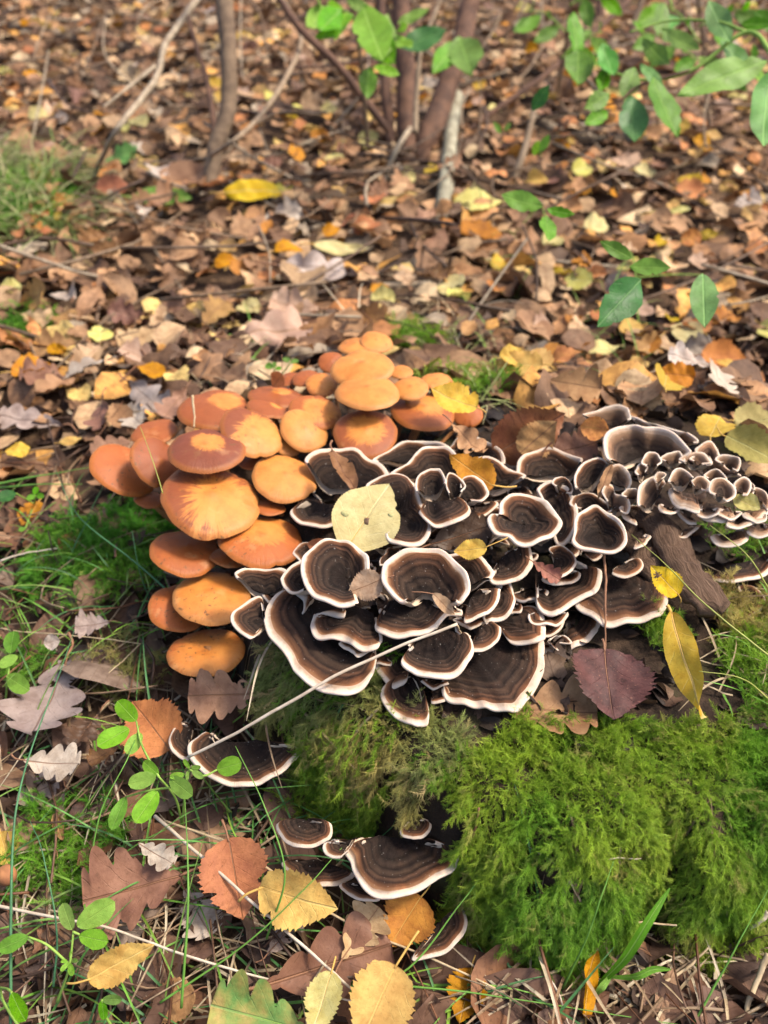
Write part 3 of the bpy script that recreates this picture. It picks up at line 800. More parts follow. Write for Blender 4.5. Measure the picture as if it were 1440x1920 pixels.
    Pu = top(lu) - nn[None] * (2 * th) - np.array((0, 0, 1))[None, None] * (.0006 + .004 * (1 - np.linspace(1, .04, 10)[:, None, None]))
    root = empty('bracket_fungus', base)
    def part(name, P, uv, mat):
        k = P.shape[0]
        return link(name, mesh_np(name, (P - base).reshape(-1, 3), grid_quads(k, M, closed), uv=uv), mat, root)
    part('cap', P1, uvs(u1), capmat or M_CAP)
    part('margin', Pm, uvs(um), M_MARGIN)
    part('underside', Pu, uvs(lu), M_PORE)
    tag(root, label, 'fungus', group)
    return root

MARKS = [((680, 975), 'pale yellow leaf'), ((800, 1070), 'arched horseshoe bracket'), ((610, 1070), 'funnel shaped bracket'), ((985, 980), 'snail shaped spiral bracket'), ((1130, 1000), 'cup shaped bracket'), ((820, 930), 'small rosette of brown lobes'),
         ((1180, 1110), 'widest pale banded bracket'), ((950, 1250), 'large velvety fan bracket'), ((560, 1220), 'broadest wavy bracket'), ((860, 1210), 'bean shaped bracket'), ((1210, 820), 'largest arched rear bracket'), ((1350, 910), 'ring shaped lobe'),
         ((1030, 870), 'wide dark bracket'), ((1300, 955), 'drooping lips of the rear clump'), ((1150, 910), 'split upright bracket'), ((500, 1080), 'lowest mushrooms'), ((905, 1110), 'stacked pair of brackets')]
def near_mark(p_): return min(MARKS, key=lambda m_: (m_[0][0] - p_[0]) ** 2 + (m_[0][1] - p_[1]) ** 2)[1]
B2 = [
 ([(470, 760), (620, 830), (720, 960)], [(405, 895), (398, 825), (330, 788), (265, 828), (238, 900), (250, 970), (300, 1032), (340, 1082), (370, 1140), (430, 1192), (520, 1227), (600, 1242), (670, 1215), (715, 1165), (730, 1105)], 0, 'broadest dark bracket fungus with a wavy white rim at the front left of the stump', .005),
 ([(590, 830), (720, 880)], [(590, 905), (530, 884), (465, 888), (443, 930), (465, 985), (530, 1000), (590, 1012), (640, 1045), (700, 1057), (748, 1032)], 2, 'narrow rippled bracket lip lying above the broadest wavy bracket', .003),
 ((600, 725), [(632, 834), (560, 838), (480, 812), (430, 770), (402, 700), (405, 640), (450, 585), (520, 556), (585, 560), (645, 590), (688, 630), (693, 690)], 4, 'funnel shaped bracket with thick white rim directly below the pale yellow leaf', .012),
 ([(930, 800), (990, 810)], [(850, 822), (800, 790), (762, 720), (775, 660), (830, 615), (920, 595), (1010, 605), (1080, 650), (1125, 710), (1139, 770), (1112, 825)], 4, 'tall arched bracket with thick white horseshoe rim in the middle of the stump', .016),
 ([(790, 830), (900, 800), (1020, 830)], [(725, 935), (740, 972), (800, 992), (870, 992), (940, 982), (1000, 942), (1050, 897), (1112, 893)], 3, 'folded dark bracket in front of the arched horseshoe bracket', .002),
 ((235, 925), [(215, 818), (160, 838), (100, 880), (78, 922), (110, 968), (168, 1005)], 1, 'small brown bracket touching the lowest mushrooms', .004),
 ((230, 800), [(100, 705), (160, 676), (250, 680), (325, 692), (340, 740)], 0, 'dark bracket half hidden behind the lowest pair of mushrooms', .010),
 ((445, 765), [(415, 655), (360, 668), (322, 700), (312, 735), (330, 772), (365, 792)], 2, 'small upright bracket beside the funnel shaped one', .008),
 ([(540, 330), (620, 330)], [(420, 190), (480, 160), (560, 148), (640, 153), (690, 182), (740, 208), (785, 255)], 0, 'large dark bracket behind the pale yellow leaf under the mushrooms', .016),
 ([(450, 380), (540, 400)], [(345, 430), (380, 470), (440, 492), (500, 498), (550, 482), (580, 440)], 0, 'dark bracket between the mushrooms and the pale yellow leaf', .001),
 ((835, 430), [(690, 322), (720, 282), (790, 260), (860, 268), (900, 310), (930, 390), (972, 470), (977, 520), (940, 567), (870, 582), (810, 562), (785, 535)], 3, 'curled ear shaped bracket to the right of the pale yellow leaf', .008),
 ([(960, 270), (1060, 270)], [(798, 255), (860, 220), (900, 175), (960, 138), (1030, 138), (1090, 168), (1130, 210), (1155, 245)], 2, 'broad bracket with white rim behind the small rosette of brown lobes', .014),
 ((990, 355), [(912, 330), (915, 275), (960, 246), (1015, 248), (1042, 290)], 5, 'pale brown upright lobe of the small rosette', .010),
 ((1080, 360), [(1048, 310), (1062, 264), (1105, 272), (1132, 315)], 5, 'little brown middle lobe of the small rosette', .009),
 ((1120, 365), [(1125, 285), (1178, 282), (1218, 308), (1232, 345), (1205, 380)], 5, 'round white edged lobe of the small rosette under the gold leaf', .007),
 ([(960, 380), (1050, 380)], [(928, 430), (980, 482), (1040, 484), (1100, 472), (1152, 432), (1125, 385)], 5, 'front lobe of the small rosette with pale scalloped rim', .001),
 ((1175, 405), [(1150, 440), (1185, 455), (1232, 443), (1278, 402), (1272, 382)], 3, 'pointed dark lobe at the right of the small rosette', .003),
 ((1250, 330), [(1165, 200), (1220, 183), (1290, 208), (1340, 240), (1400, 268)], 2, 'bracket with white rim half covered by the gold leaf', .012),
 ((950, 195), [(725, 195), (790, 150), (850, 120), (930, 108), (1000, 113), (1065, 135)], 0, 'thin rimmed bracket just behind the rosette at the foot of the mushrooms', .014),
 ((1170, 190), [(1120, 85), (1180, 90), (1235, 110), (1290, 158), (1308, 208)], 0, 'faded bracket under the ragged cream leaf', .012),
 ((1120, 775), [(1045, 625), (1110, 600), (1180, 612), (1232, 648), (1260, 690), (1245, 725)], 3, 'bracket with white rim tucked behind the arched horseshoe bracket', .010),
 ((1160, 815), [(1280, 780), (1292, 800), (1280, 842), (1240, 890), (1190, 917), (1130, 922)], 3, 'thick lipped upper bracket of a stacked pair beside the arched bracket', .002),
 ((1240, 795), [(1330, 755), (1357, 825), (1332, 890), (1270, 922), (1225, 918)], 2, 'lower bracket of a stacked pair beside the arched bracket', .002),
 ((1290, 640), [(1420, 588), (1438, 660), (1390, 712), (1310, 747), (1250, 735)], 3, 'dark fan bracket beside the small yellow leaf tip', .004),
 ((1195, 955), [(1265, 930), (1297, 955), (1282, 1010), (1222, 1047), (1160, 1052)], 2, 'small thick rimmed bracket at the tip of the long straw', .002),
 ([(940, 960), (1070, 940)], [(848, 1110), (900, 1152), (970, 1174), (1050, 1177), (1110, 1152), (1150, 1100), (1166, 1050), (1150, 1000), (1112, 985)], 2, 'bean shaped bracket with knobbly right end below the long straw', .004),
 ((900, 1150), [(772, 1213), (755, 1260), (790, 1322), (860, 1372), (920, 1392), (966, 1380), (966, 1300)], -1, 'lowest bracket of the main clump hanging over the moss edge', .000),
 ((880, 1050), [(720, 1098), (738, 1150), (775, 1202), (810, 1217), (868, 1190)], -1, 'bracket lip wedged under the bean shaped bracket', .002),
 ((985, 1250), [(985, 1212), (1040, 1198), (1070, 1240), (1042, 1282), (985, 1292)], -1, 'tiny pale bracket with a moss sprig on it', .003),
]
B3 = [
 ([(40, 1110), (-60, 1170), (-120, 1300)], [(250, 1190), (340, 1200), (350, 1280), (348, 1350), (312, 1430), (262, 1500), (212, 1547), (130, 1542), (60, 1528), (-20, 1515), (-110, 1480)], -1, 'large velvety fan bracket with wide dark bands at the front right of the clump', .005),
 ((130, 1120), [(240, 1045), (310, 1027), (352, 1070), (368, 1140), (352, 1200), (290, 1222), (200, 1215)], 0, 'upper lobe growing on the large velvety fan bracket', .005),
 ([(320, 880), (450, 820)], [(590, 855), (637, 880), (628, 950), (580, 992), (510, 1022), (440, 1067), (390, 1078), (330, 1040)], 1, 'broad fan bracket below the folded orange brown leaf', .004),
 ([(620, 900), (800, 860)], [(510, 1030), (580, 1082), (660, 1128), (760, 1122), (850, 1112), (922, 1082), (958, 1020), (945, 950), (895, 910)], 0, 'widest pale banded bracket pierced by the leaf stalk', .005),
 ((440, 1010), [(622, 1085), (625, 1150), (585, 1210), (510, 1252), (420, 1270), (345, 1258)], -2, 'dark bracket shelf under the widest pale banded bracket', .003),
 ((365, 1110), [(430, 1065), (458, 1080), (455, 1125), (420, 1167), (365, 1188)], -1, 'small tongue bracket between two wide fans', .003),
 ((265, 650), [(150, 600), (158, 540), (210, 503), (290, 503), (350, 538), (392, 580), (428, 620), (437, 660), (402, 702), (350, 732), (290, 754), (230, 747), (185, 712), (125, 690), (95, 640), (108, 600)], 4, 'snail shaped spiral bracket with unbroken white rim', .010, True),
 ((630, 690), [(515, 625), (550, 590), (600, 562), (660, 583), (712, 620), (757, 670), (752, 740), (702, 772), (620, 782), (550, 762), (503, 738), (514, 680)], 4, 'cup shaped bracket with pale front lip standing above the leaf stalk', .012, True),
 ((410, 815), [(385, 762), (450, 750), (502, 778), (522, 830), (492, 872), (432, 902), (398, 915)], 3, 'bracket beside the folded orange brown leaf', .004),
 ((745, 842), [(775, 822), (822, 812), (840, 850), (812, 887), (750, 907), (688, 892)], 2, 'thin tongue bracket lying above the widest pale banded bracket', .003),
 ((400, 610), [(335, 475), (390, 443), (450, 458), (492, 510), (512, 580), (507, 650), (482, 710), (430, 752)], 2, 'dark bracket wrapped round the back of the spiral bracket', .008),
 ((590, 600), [(487, 550), (510, 510), (550, 487), (610, 503), (662, 540), (684, 585)], 2, 'bracket behind the cup shaped one', .009),
 ((690, 570), [(640, 500), (660, 463), (692, 468), (705, 503), (752, 518), (773, 555), (762, 595)], 3, 'double lobed little bracket behind the cup shaped one', .007),
 ([(380, 410), (480, 420)], [(240, 415), (248, 350), (300, 310), (370, 288), (450, 300), (530, 335)], 1, 'wide dark bracket in front of the reddish brown leaves', .014),
 ((450, 490), [(402, 448), (428, 424), (470, 422), (502, 458), (497, 495)], 3, 'small rounded bracket knob between the wide dark one and the spiral', .006),
 ((590, 465), [(508, 470), (518, 400), (560, 350), (620, 333), (665, 348)], 3, 'upright bracket split by a narrow brown leaf, left half', .012),
 ((695, 455), [(668, 372), (720, 357), (770, 397), (787, 440), (762, 485)], 3, 'upright bracket split by a narrow brown leaf, right half', .010),
 ([(800, 330), (920, 330)], [(668, 330), (652, 235), (700, 190), (770, 173), (835, 193), (905, 193), (980, 223), (1042, 270), (1065, 300)], 2, 'largest bracket of the rear clump with long arched white rim', .020),
 ((680, 175), [(555, 115), (620, 93), (700, 82), (755, 95), (775, 135)], 1, 'rearmost bracket on the far edge of the stump', .014),
 ((940, 235), [(780, 128), (850, 158), (940, 172), (1030, 208), (1095, 252)], 1, 'pale layered bracket behind the largest arched one of the rear clump', .014),
 ((1140, 385), [(1095, 285), (1150, 252), (1190, 278), (1222, 330), (1262, 375), (1312, 412)], 3, 'long ragged bracket edge on the right shoulder of the rear clump', .010),
 ((880, 375), [(833, 350), (858, 303), (902, 303), (928, 345)], 6, 'tiny white tipped knob below the largest rear bracket', .008),
 ((840, 420), [(798, 390), (825, 350), (862, 365)], 6, 'second tiny white tipped knob below the largest rear bracket', .006),
 ((1020, 465), [(962, 440), (985, 393), (1032, 388), (1070, 415)], 6, 'thumb shaped white tipped lobe in the middle of the rear clump', .010),
 ((890, 555), [(817, 545), (823, 480), (860, 438), (912, 418), (945, 445)], 4, 'upright pale lobe at the left of the rear clump', .012),
 ((915, 455), [(888, 425), (910, 396), (948, 408)], 6, 'smallest knob on the upright pale lobe of the rear clump', .005),
 ((1210, 515), [(1155, 495), (1172, 450), (1220, 433), (1267, 463), (1278, 510), (1245, 542)], 6, 'ring shaped lobe with white crest on the rear clump', .006),
 ((1300, 495), [(1278, 455), (1320, 428), (1352, 453), (1342, 505)], 5, 'small crest lobe beside the ring shaped one', .006),
 ([(1000, 490), (1080, 500)], [(962, 500), (1000, 552), (1050, 582), (1110, 592)], 5, 'pale drooping lip at the front of the rear clump', .001),
 ([(1130, 540), (1220, 560)], [(1105, 585), (1150, 627), (1220, 642), (1285, 630)], 4, 'second drooping lip at the front of the rear clump', .001),
 ([(1260, 600), (1370, 580)], [(1238, 660), (1300, 672), (1370, 652), (1420, 622), (1450, 590)], 4, 'pointed dark bracket at the right front of the rear clump', .002),
 ((1265, 690), [(1165, 708), (1210, 747), (1290, 757), (1342, 732), (1348, 685)], 2, 'pale tongue bracket below the pointed dark one', .002),
 ((1050, 600), [(998, 588), (1045, 640), (1095, 648)], 3, 'small pale wedge bracket under the drooping lips', .001),
 ((1030, 680), [(1005, 725), (1060, 707), (1110, 668)], 2, 'small pale bracket near the top of the bark strip', .001),
 ((772, 590), [(722, 572), (748, 622), (805, 658)], 3, 'small slanting bracket beside the cup shaped one', .003),
 ((1390, 530), [(1365, 470), (1420, 488), (1450, 535), (1440, 590)], 4, 'pale crinkled bracket on the outer right of the rear clump', .004),
 ((1400, 640), [(1340, 685), (1400, 705), (1450, 690)], 3, 'bracket lip at the outer right under the crinkled one', .001),
 ([(1240, 850), (1400, 810)], [(1160, 925), (1230, 930), (1320, 925), (1410, 892), (1480, 830)], -1, 'shelf bracket with thick cream edge right of the bark strip', .003),
 ((1310, 1010), [(1310, 935), (1380, 950), (1428, 1010), (1420, 1062), (1370, 1095), (1320, 1100)], -2, 'brown bracket beneath the thick edged shelf by the bark strip', .004),
 ((815, 715), [(795, 768), (850, 752), (882, 708)], 2, 'slender bracket beside the bark strip', .001),
 ((335, 1395), [(345, 1308), (390, 1340), (432, 1390), (410, 1462)], -3, 'upright pale edged bracket in front of the tan leaf', .006),
 ((412, 1400), [(405, 1338), (455, 1342), (475, 1395), (432, 1452)], -3, 'curled pale bracket at the corner of the tan leaf', .005),
 ((1085, 360), [(1010, 330), (1060, 300), (1130, 310), (1170, 350)], 4, 'dark crumpled lobe in the heart of the rear clump', .006),
 ((1090, 480), [(1075, 440), (1110, 425), (1150, 450), (1150, 490)], 5, 'dark folded lobe beside the ring shaped one', .004),
]
FILL = [((700, 640), (760, 690), 40), ((720, 770), (740, 850), 60), ((640, 870), (700, 900), 50), ((1080, 870), (1120, 880), 45), ((1010, 560), (1060, 580), 40), ((1240, 560), (1290, 580), 45), ((1190, 500), (1230, 520), 40),
        ((1340, 880), (1400, 900), 50), ((1390, 780), (1430, 800), 45), ((860, 1090), (900, 1110), 45), ((640, 560), (700, 590), 45), ((680, 210), (740, 240), 55), ((400, 320), (440, 380), 60), ((1440, 330), (1470, 360), 55), ((1330, 330), (1380, 350), 50),
        ((1560, 560), (1600, 600), 50), ((1500, 1010), (1560, 1020), 45), ((1460, 480), (1500, 470), 40), ((1650, 600), (1700, 620), 45), ((1750, 380), (1800, 400), 55), ((1860, 430), (1900, 440), 50), ((1600, 800), (1660, 810), 45)]
rf = np.random.default_rng(12)
for cx_, cy_, rd_, a0, ln, lv in [(500, 700, 90, 1.6, 2.6, 1), (690, 760, 80, .6, 2.4, 1), (760, 600, 80, 3.4, 2.6, 1), (1010, 560, 75, 3.2, 2.8, 1), (700, 480, 85, 3.0, 2.8, 0), (820, 640, 70, 2.6, 2.4, 2), (640, 420, 90, .4, 2.4, 0), (1150, 560, 80, 3.4, 2.6, 1),
        (1250, 470, 80, 3.4, 2.8, 1), (1180, 700, 80, .0, 2.4, 1), (1330, 420, 80, 3.6, 2.6, 1), (1390, 600, 70, .3, 2.4, 1), (1420, 780, 80, .2, 2.4, 0), (1330, 840, 70, .2, 2.6, 0), (1080, 1040, 70, .1, 2.4, 0), (940, 900, 80, .2, 2.8, 1), (660, 1010, 80, .8, 2.2, 1), (1500, 880, 80, .2, 2.6, 0),
        (1560, 700, 80, .1, 2.6, 1), (1480, 560, 75, 3.4, 2.6, 1), (1620, 520, 80, 3.4, 2.8, 1), (1700, 500, 75, 3.6, 2.6, 2), (1540, 420, 80, 3.3, 2.8, 1), (450, 620, 80, 2.6, 2.4, 0), (300, 800, 80, 2.4, 2.6, -1), (1160, 900, 70, .2, 2.6, 1), (880, 340, 80, 3.3, 2.6, 1), (1130, 160, 80, 3.4, 2.6, 0), (760, 1080, 60, .8, 2.4, -1), (1000, 1180, 60, .5, 2.4, -1)]:
    th_ = a0 + np.linspace(0, ln, 8); ph_ = rf.uniform(0, 6, 2)
    bracket(c2, (cx_, cy_), [(cx_ + rd_ * math.cos(q_) * (1 + .16 * math.sin(3 * q_ + ph_[0])), cy_ + .74 * rd_ * math.sin(q_) * (1 + .16 * math.sin(4 * q_ + ph_[1]))) for q_ in th_], lv, 'thin ruffled bracket fungus layered next to the ' + near_mark(c2((cx_, cy_))), .005, group='thin ruffled brackets next to the ' + near_mark(c2((cx_, cy_))))
for (ax_, ay_), (bx_, by_), rad_ in FILL:
    a0 = rf.uniform(0, 6.28)
    th_ = a0 + np.linspace(0, rf.uniform(3.2, 4.6), 7)
    bracket(c2, (ax_, ay_), [(bx_ + rad_ * math.cos(q_) * rf.uniform(.9, 1.1), by_ + .72 * rad_ * math.sin(q_) * rf.uniform(.9, 1.1)) for q_ in th_], -1, 'small dark bracket fungus wedged in a gap beside the ' + near_mark(c2((bx_, by_))), .004, group='small brackets wedged beside the ' + near_mark(c2((bx_, by_))))
for (ax_, ay_), rad_, a0 in [((985, 345), 62, 3.4), ((1110, 350), 60, 3.6), ((1180, 430), 56, 3.5), ((1255, 580), 60, .2), ((1380, 600), 58, .1), ((960, 560), 55, .1), ((1150, 570), 60, .1), ((1250, 360), 55, 3.6), ((1330, 480), 52, 3.7), ((780, 520), 50, 3.4)]:
    th_ = a0 + np.linspace(0, rf.uniform(2.6, 3.6), 6)
    bracket(c3, (ax_, ay_ + 8), [(ax_ + rad_ * math.cos(q_) * rf.uniform(.85, 1.15), ay_ + .75 * rad_ * math.sin(q_) * rf.uniform(.85, 1.15)) for q_ in th_], 4, 'little white tipped frill bracket next to the ' + near_mark(c3((ax_, ay_))), .007, zb=.117, mw=.0030, capmat=M_CAP2, group='little frill brackets next to the ' + near_mark(c3((ax_, ay_))))
for a, rm, lv, lab, rise in B2:
    bracket(c2, a, rm, lv, lab, rise)
for row in B3:
    a, rm, lv, lab, rise = row[:5]
    right = np.mean([p_[0] for p_ in rm]) > 640 and np.mean([p_[1] for p_ in rm]) < 760
    bracket(c3, a, rm, lv, lab, rise, closed=len(row) > 5, zb=.113 + (.006 if right else 0), mw=.0016 if not right else .0030, capmat=M_CAP2 if right else None)
LOW = 'bracket fungi low on the side of the stump'
bracket(c4, [(920, 540), (1080, 530)], [(862, 500), (812, 538), (800, 590), (850, 652), (920, 702), (1000, 724), (1080, 717), (1160, 682), (1230, 622), (1258, 568)], 0, 'low half round bracket under the oak leaf with a clover leaflet over it', .001, zb=.052, group=LOW)
bracket(c4, (810, 470), [(745, 470), (712, 545), (740, 592), (795, 618)], 0, 'plain brown bracket squeezed beside the orange birch leaf', .001, zb=.046, group=LOW)
bracket(c6, (420, 740), [(245, 765), (262, 835), (310, 890), (390, 914), (480, 895), (545, 850), (570, 795), (560, 760)], 0, 'small smooth brown bracket among grass blades', .000, zb=.052, group=LOW)
bracket(c6, (480, 970), [(285, 1000), (330, 1050), (375, 1110), (450, 1140), (560, 1130), (650, 1100), (700, 1060)], 0, 'blackish bracket under the small smooth brown one', .000, zb=.036, mw=.0025, group=LOW)
bracket(c6, [(850, 830), (1050, 840)], [(640, 925), (680, 1000), (705, 1070), (760, 1150), (850, 1195), (960, 1185), (1080, 1140), (1190, 1075), (1275, 1020), (1300, 960), (1295, 905)], 1, 'broad fluted bracket above the gold leaf at the foot of the moss', .002, zb=.046, ripple=.0014, group=LOW)
bracket(c6, (720, 840), [(532, 885), (555, 945), (615, 968), (660, 935)], 2, 'folded left flap of the broad fluted bracket', .001, zb=.047, group=LOW)
bracket(c6, (1040, 730), [(965, 810), (1000, 845), (1060, 853), (1120, 818), (1148, 765)], 0, 'single small pale edged bracket poking out of the moss', .001, zb=.062, group=LOW)
bracket(c6, (800, 1120), [(610, 1130), (660, 1185), (740, 1222), (850, 1215)], 0, 'pale rim showing beneath the broad fluted bracket', .000, zb=.036, group=LOW)
bracket(c5, (590, 590), [(520, 690), (600, 672), (650, 620), (650, 560)], 0, 'brown bracket at ground level below the moss', .001, zb=.022, group=LOW)

# ------------------------------------------------------------------ honey coloured mushrooms
def c1(p): return (150 + p[0] / 1.8, 580 + p[1] / 1.8)
_ms = [0]
def mushroom(cx, cy, a, b, rot, z, dryr, dox, doy, dark, label, dent=0.0, group='mushroom cluster on the stump', dome=.165):
    _ms[0] += 1; seed = 900 + _ms[0] * 7; r = np.random.default_rng(seed)
    px, py = c1((cx, cy)); a, b = a / 1.8, b / 1.8
    C = atz(px, py, z); d = ray(px, py); depth = np.dot(C - CAM, FWD); v = d / np.linalg.norm(d)
    rr = R(rot); ri = RGT - v * np.dot(RGT, v); ri /= np.linalg.norm(ri); ui = np.cross(ri, v)
    mj = math.cos(rr) * ri - math.sin(rr) * ui; mn = math.sin(rr) * ri + math.cos(rr) * ui
    k = min(.95, b / a * .94); nrm = -v * k + mn * math.sqrt(1 - k * k)
    rad = a * depth / FPX
    U = mj - nrm * np.dot(mj, nrm); U /= np.linalg.norm(U); W = np.cross(nrm, U)
    NR, NA = 20, 72
    rho = np.linspace(0, 1, NR) ** .8; th = np.linspace(0, 2 * np.pi, NA, endpoint=False)
    ph = r.uniform(0, 6.28, 5)
    wob = 1 + .022 * np.sin(2 * th + ph[0]) + .018 * np.sin(3 * th + ph[1]) + .010 * np.sin(5 * th + ph[2]) + .006 * np.sin(11 * th + ph[3])
    if r.uniform() < .55:
        for _ in range(r.integers(1, 4)):
            dth = (th - r.uniform(0, 6.283) + np.pi) % (2 * np.pi) - np.pi
            wob = wob - r.uniform(.03, .10) * np.exp(-(dth / r.uniform(.05, .16)) ** 2)
    def prof(q_):
        h = dome * (1 - q_ ** 2.3) + .035 * np.exp(-(q_ / .16) ** 2) - dent * np.exp(-(q_ / .3) ** 2)
        return h - .05 * np.clip((q_ - .9) / .1, 0, 1) ** 2
    zz = prof(rho)[:, None] + (.020 * np.sin(2 * th + ph[3]) + .016 * np.sin(4 * th + ph[4]) + .006 * np.sin(9 * th))[None] * rho[:, None] ** 3
    X_ = rho[:, None] * np.cos(th)[None] * wob[None]; Y_ = rho[:, None] * np.sin(th)[None] * wob[None]
    zz = zz + .006 * np.sin(7 * X_ + ph[0]) * np.sin(6 * Y_ + ph[1])
    base_xy = C[:2] * .62 + np.array((-.02, .52)) * .38
    bz = float(surf(base_xy[0], base_xy[1])) - .008
    Bs = np.array((base_xy[0], base_xy[1], min(bz, C[2] - .025)))
    def place(x, y, zv): return (C[None] + rad * (x.reshape(-1, 1) * U + y.reshape(-1, 1) * W + (zv.reshape(-1, 1) - .05 * dome) * nrm)) - Bs
    V = place(X_, Y_, zz)
    uv = np.stack(np.broadcast_arrays(rho[:, None], (th / (2 * np.pi))[None]), -1).reshape(-1, 2)
    dd = np.hypot(X_ - dox, Y_ - doy)
    dry = np.clip(1 - .5 * (dd / max(dryr, 1e-3)), 0, 1) if dryr > 0 else np.zeros_like(dd)
    col = np.stack([dry, np.full_like(dry, dark), np.broadcast_to(rho[:, None], dry.shape)], -1).reshape(-1, 3)
    root = empty('mushroom', Bs)
    link('cap', mesh_np('cap', V, grid_quads(NR, NA, True), uv=uv, col=col), M_MCAP, root)
    r2 = np.concatenate([[1.0, .995, .97], np.linspace(.92, .13, 9)])
    thick = np.concatenate([[0, .03, .05], np.linspace(.07, .22, 9)])
    zl = np.interp(r2, rho, zz.mean(1))[:, None] + (zz[-1] - zz[-1].mean())[None] * r2[:, None] ** 3 - thick[:, None]
    V2 = place(r2[:, None] * np.cos(th)[None] * wob[None], r2[:, None] * np.sin(th)[None] * wob[None], zl)
    uv2 = np.stack(np.broadcast_arrays(r2[:, None], (th / (2 * np.pi))[None]), -1).reshape(-1, 2)
    link('gills', mesh_np('gills', V2, grid_quads(len(r2), NA, True), uv=uv2), M_GILL, root)
    top_ = C - nrm * rad * (.02) - Bs
    mid = top_ * .55 - nrm * rad * .5 * .6
    P = crom(np.array([top_, mid, (0, 0, 0)]), 12)
    tube('stem', P, np.linspace(rad * .14, rad * .11, 12), M_STEM, root, 10)
    tag(root, label, 'mushroom', group)

MUSH = [
 (443, 640, 170, 127, 10, .122, .86, .34, -.26, .75, 'largest tan mushroom cap with dark left edge, front of the cluster'),
 (690, 567, 113, 82, 12, .119, 1.5, .1, -.1, .3, 'pale tan mushroom with darker navel and frayed edge beside the brackets'),
 (425, 472, 128, 80, -3, .142, .42, .05, .15, 1.0, 'dark maroon mushroom with a yellow star shaped centre'),
 (262, 515, 98, 80, 48, .120, 0, 0, 0, .72, 'plain brown mushroom tucked behind the maroon one'),
 (148, 540, 112, 84, 32, .108, 0, 0, 0, .28, 'outermost translucent amber mushroom leaning away from the stump'),
 (232, 640, 48, 32, 5, .090, 0, 0, 0, .5, 'small mushroom peeping out under the outermost amber cap'),
 (580, 412, 112, 80, 24, .138, .95, .42, -.15, .85, 'notched mushroom, half dark brown and half tan'),
 (757, 407, 84, 72, 26, .130, 1.4, .1, 0, .3, 'clean yellow tan mushroom with a tiny dark navel'),
 (700, 449, 56, 46, 22, .122, 1.3, 0, 0, .3, 'small tan mushroom squeezed below the clean yellow tan one'),
 (795, 342, 90, 59, 14, .132, .75, .15, 0, .35, 'orange mushroom behind the clean yellow tan one'),
 (970, 277, 111, 60, 0, .150, 1.6, .1, 0, .2, 'flat pale orange mushroom with frayed front edge, on top of the rear caps'),
 (953, 194, 106, 64, -4, .152, 1.6, .2, .1, .25, 'large pale orange mushroom just behind the flat frayed one'),
 (930, 122, 62, 28, -6, .140, 1.2, 0, 0, .3, 'rear mushroom half hidden by its rounder neighbour'),
 (1000, 109, 57, 37, 8, .143, 1.3, 0, 0, .3, 'rearmost rounded mushroom next to green moss'),
 (848, 178, 44, 38, 0, .135, 0, 0, 0, .45, 'small brownish mushroom left of the large pale orange pair'),
 (1115, 266, 61, 43, -4, .142, 1.2, .1, 0, .3, 'small orange mushroom right of the flat frayed one'),
 (1085, 211, 38, 25, 0, .138, 1.2, 0, 0, .3, 'tiny orange mushroom behind the small orange one'),
 (1205, 241, 54, 31, 5, .136, 1.0, 0, 0, .3, 'small orange mushroom just behind the yellow birch leaf'),
 (965, 416, 111, 87, 4, .130, .60, 0, .02, .62, 'round russet mushroom with a ragged orange centre, above the dark brackets'),
 (1160, 342, 111, 66, 8, .127, .60, .1, .25, .48, 'wide russet mushroom with streaked centre, under the yellow birch leaf'),
 (1308, 352, 52, 50, 0, .124, 0, 0, 0, .2, 'small orange mushroom below the yellow birch leaf tip'),
 (455, 335, 123, 70, -2, .128, .45, .3, .2, .62, 'broad brown mushroom at the back with a grass stalk stuck upright before it'),
 (662, 292, 97, 36, 4, .127, .35, .2, .1, .6, 'brown mushroom at the back under an orange leaf'),
 (640, 330, 78, 36, 8, .130, .3, .3, 0, .55, 'brown mushroom behind the notched one'),
 (815, 252, 56, 42, 0, .133, .9, 0, 0, .35, 'small orange mushroom left of the flat frayed one'),
 (765, 232, 52, 28, -8, .128, 0, 0, 0, .45, 'small brown mushroom behind two orange caps'),
 (250, 412, 78, 44, -12, .112, 0, 0, 0, .45, 'thin translucent brown mushroom at the back of the outer caps'),
 (355, 817, 117, 82, 8, .095, 0, 0, 0, .38, 'orange mushroom directly beneath the largest cap'),
 (612, 777, 139, 95, 5, .103, .62, .05, .30, .22, 'wide orange mushroom with flaky tan streaks beside the brackets'),
 (500, 836, 62, 34, 6, .090, 0, 0, 0, .2, 'sliver of an orange mushroom between two wider caps'),
 (445, 967, 132, 93, -3, .080, 1.6, .1, 0, .25, 'smooth pale tan mushroom, upper one of the lowest pair'),
 (332, 1007, 97, 86, 14, .068, 0, 0, 0, .30, 'orange mushroom half covered by the smooth pale tan one'),
 (425, 1152, 133, 83, -9, .060, .9, .1, -.35, .12, 'lowest mushroom with a torn sunken centre', ),
 (575, 512, 44, 30, 0, .118, 0, 0, 0, .7, 'tiny dark mushroom in the gap beside the maroon one'),
 (640, 668, 54, 26, 4, .108, 0, 0, 0, .35, 'sliver of a brown mushroom beneath the frayed tan one'),
 (700, 235, 40, 22, -20, .122, 0, 0, 0, .5, 'folded brown mushroom rim at the very back of the cluster'),
]
for row in MUSH:
    mushroom(*row, dent=.16 if 'torn' in row[-1] else 0.0)
def wnoise(x, y, f, s):
    return np.sin(f * x + s) * np.sin(f * 1.3 * y + 2 * s) + .5 * np.sin(2.3 * f * x - f * y + s) * np.sin(1.9 * f * y + f * x)

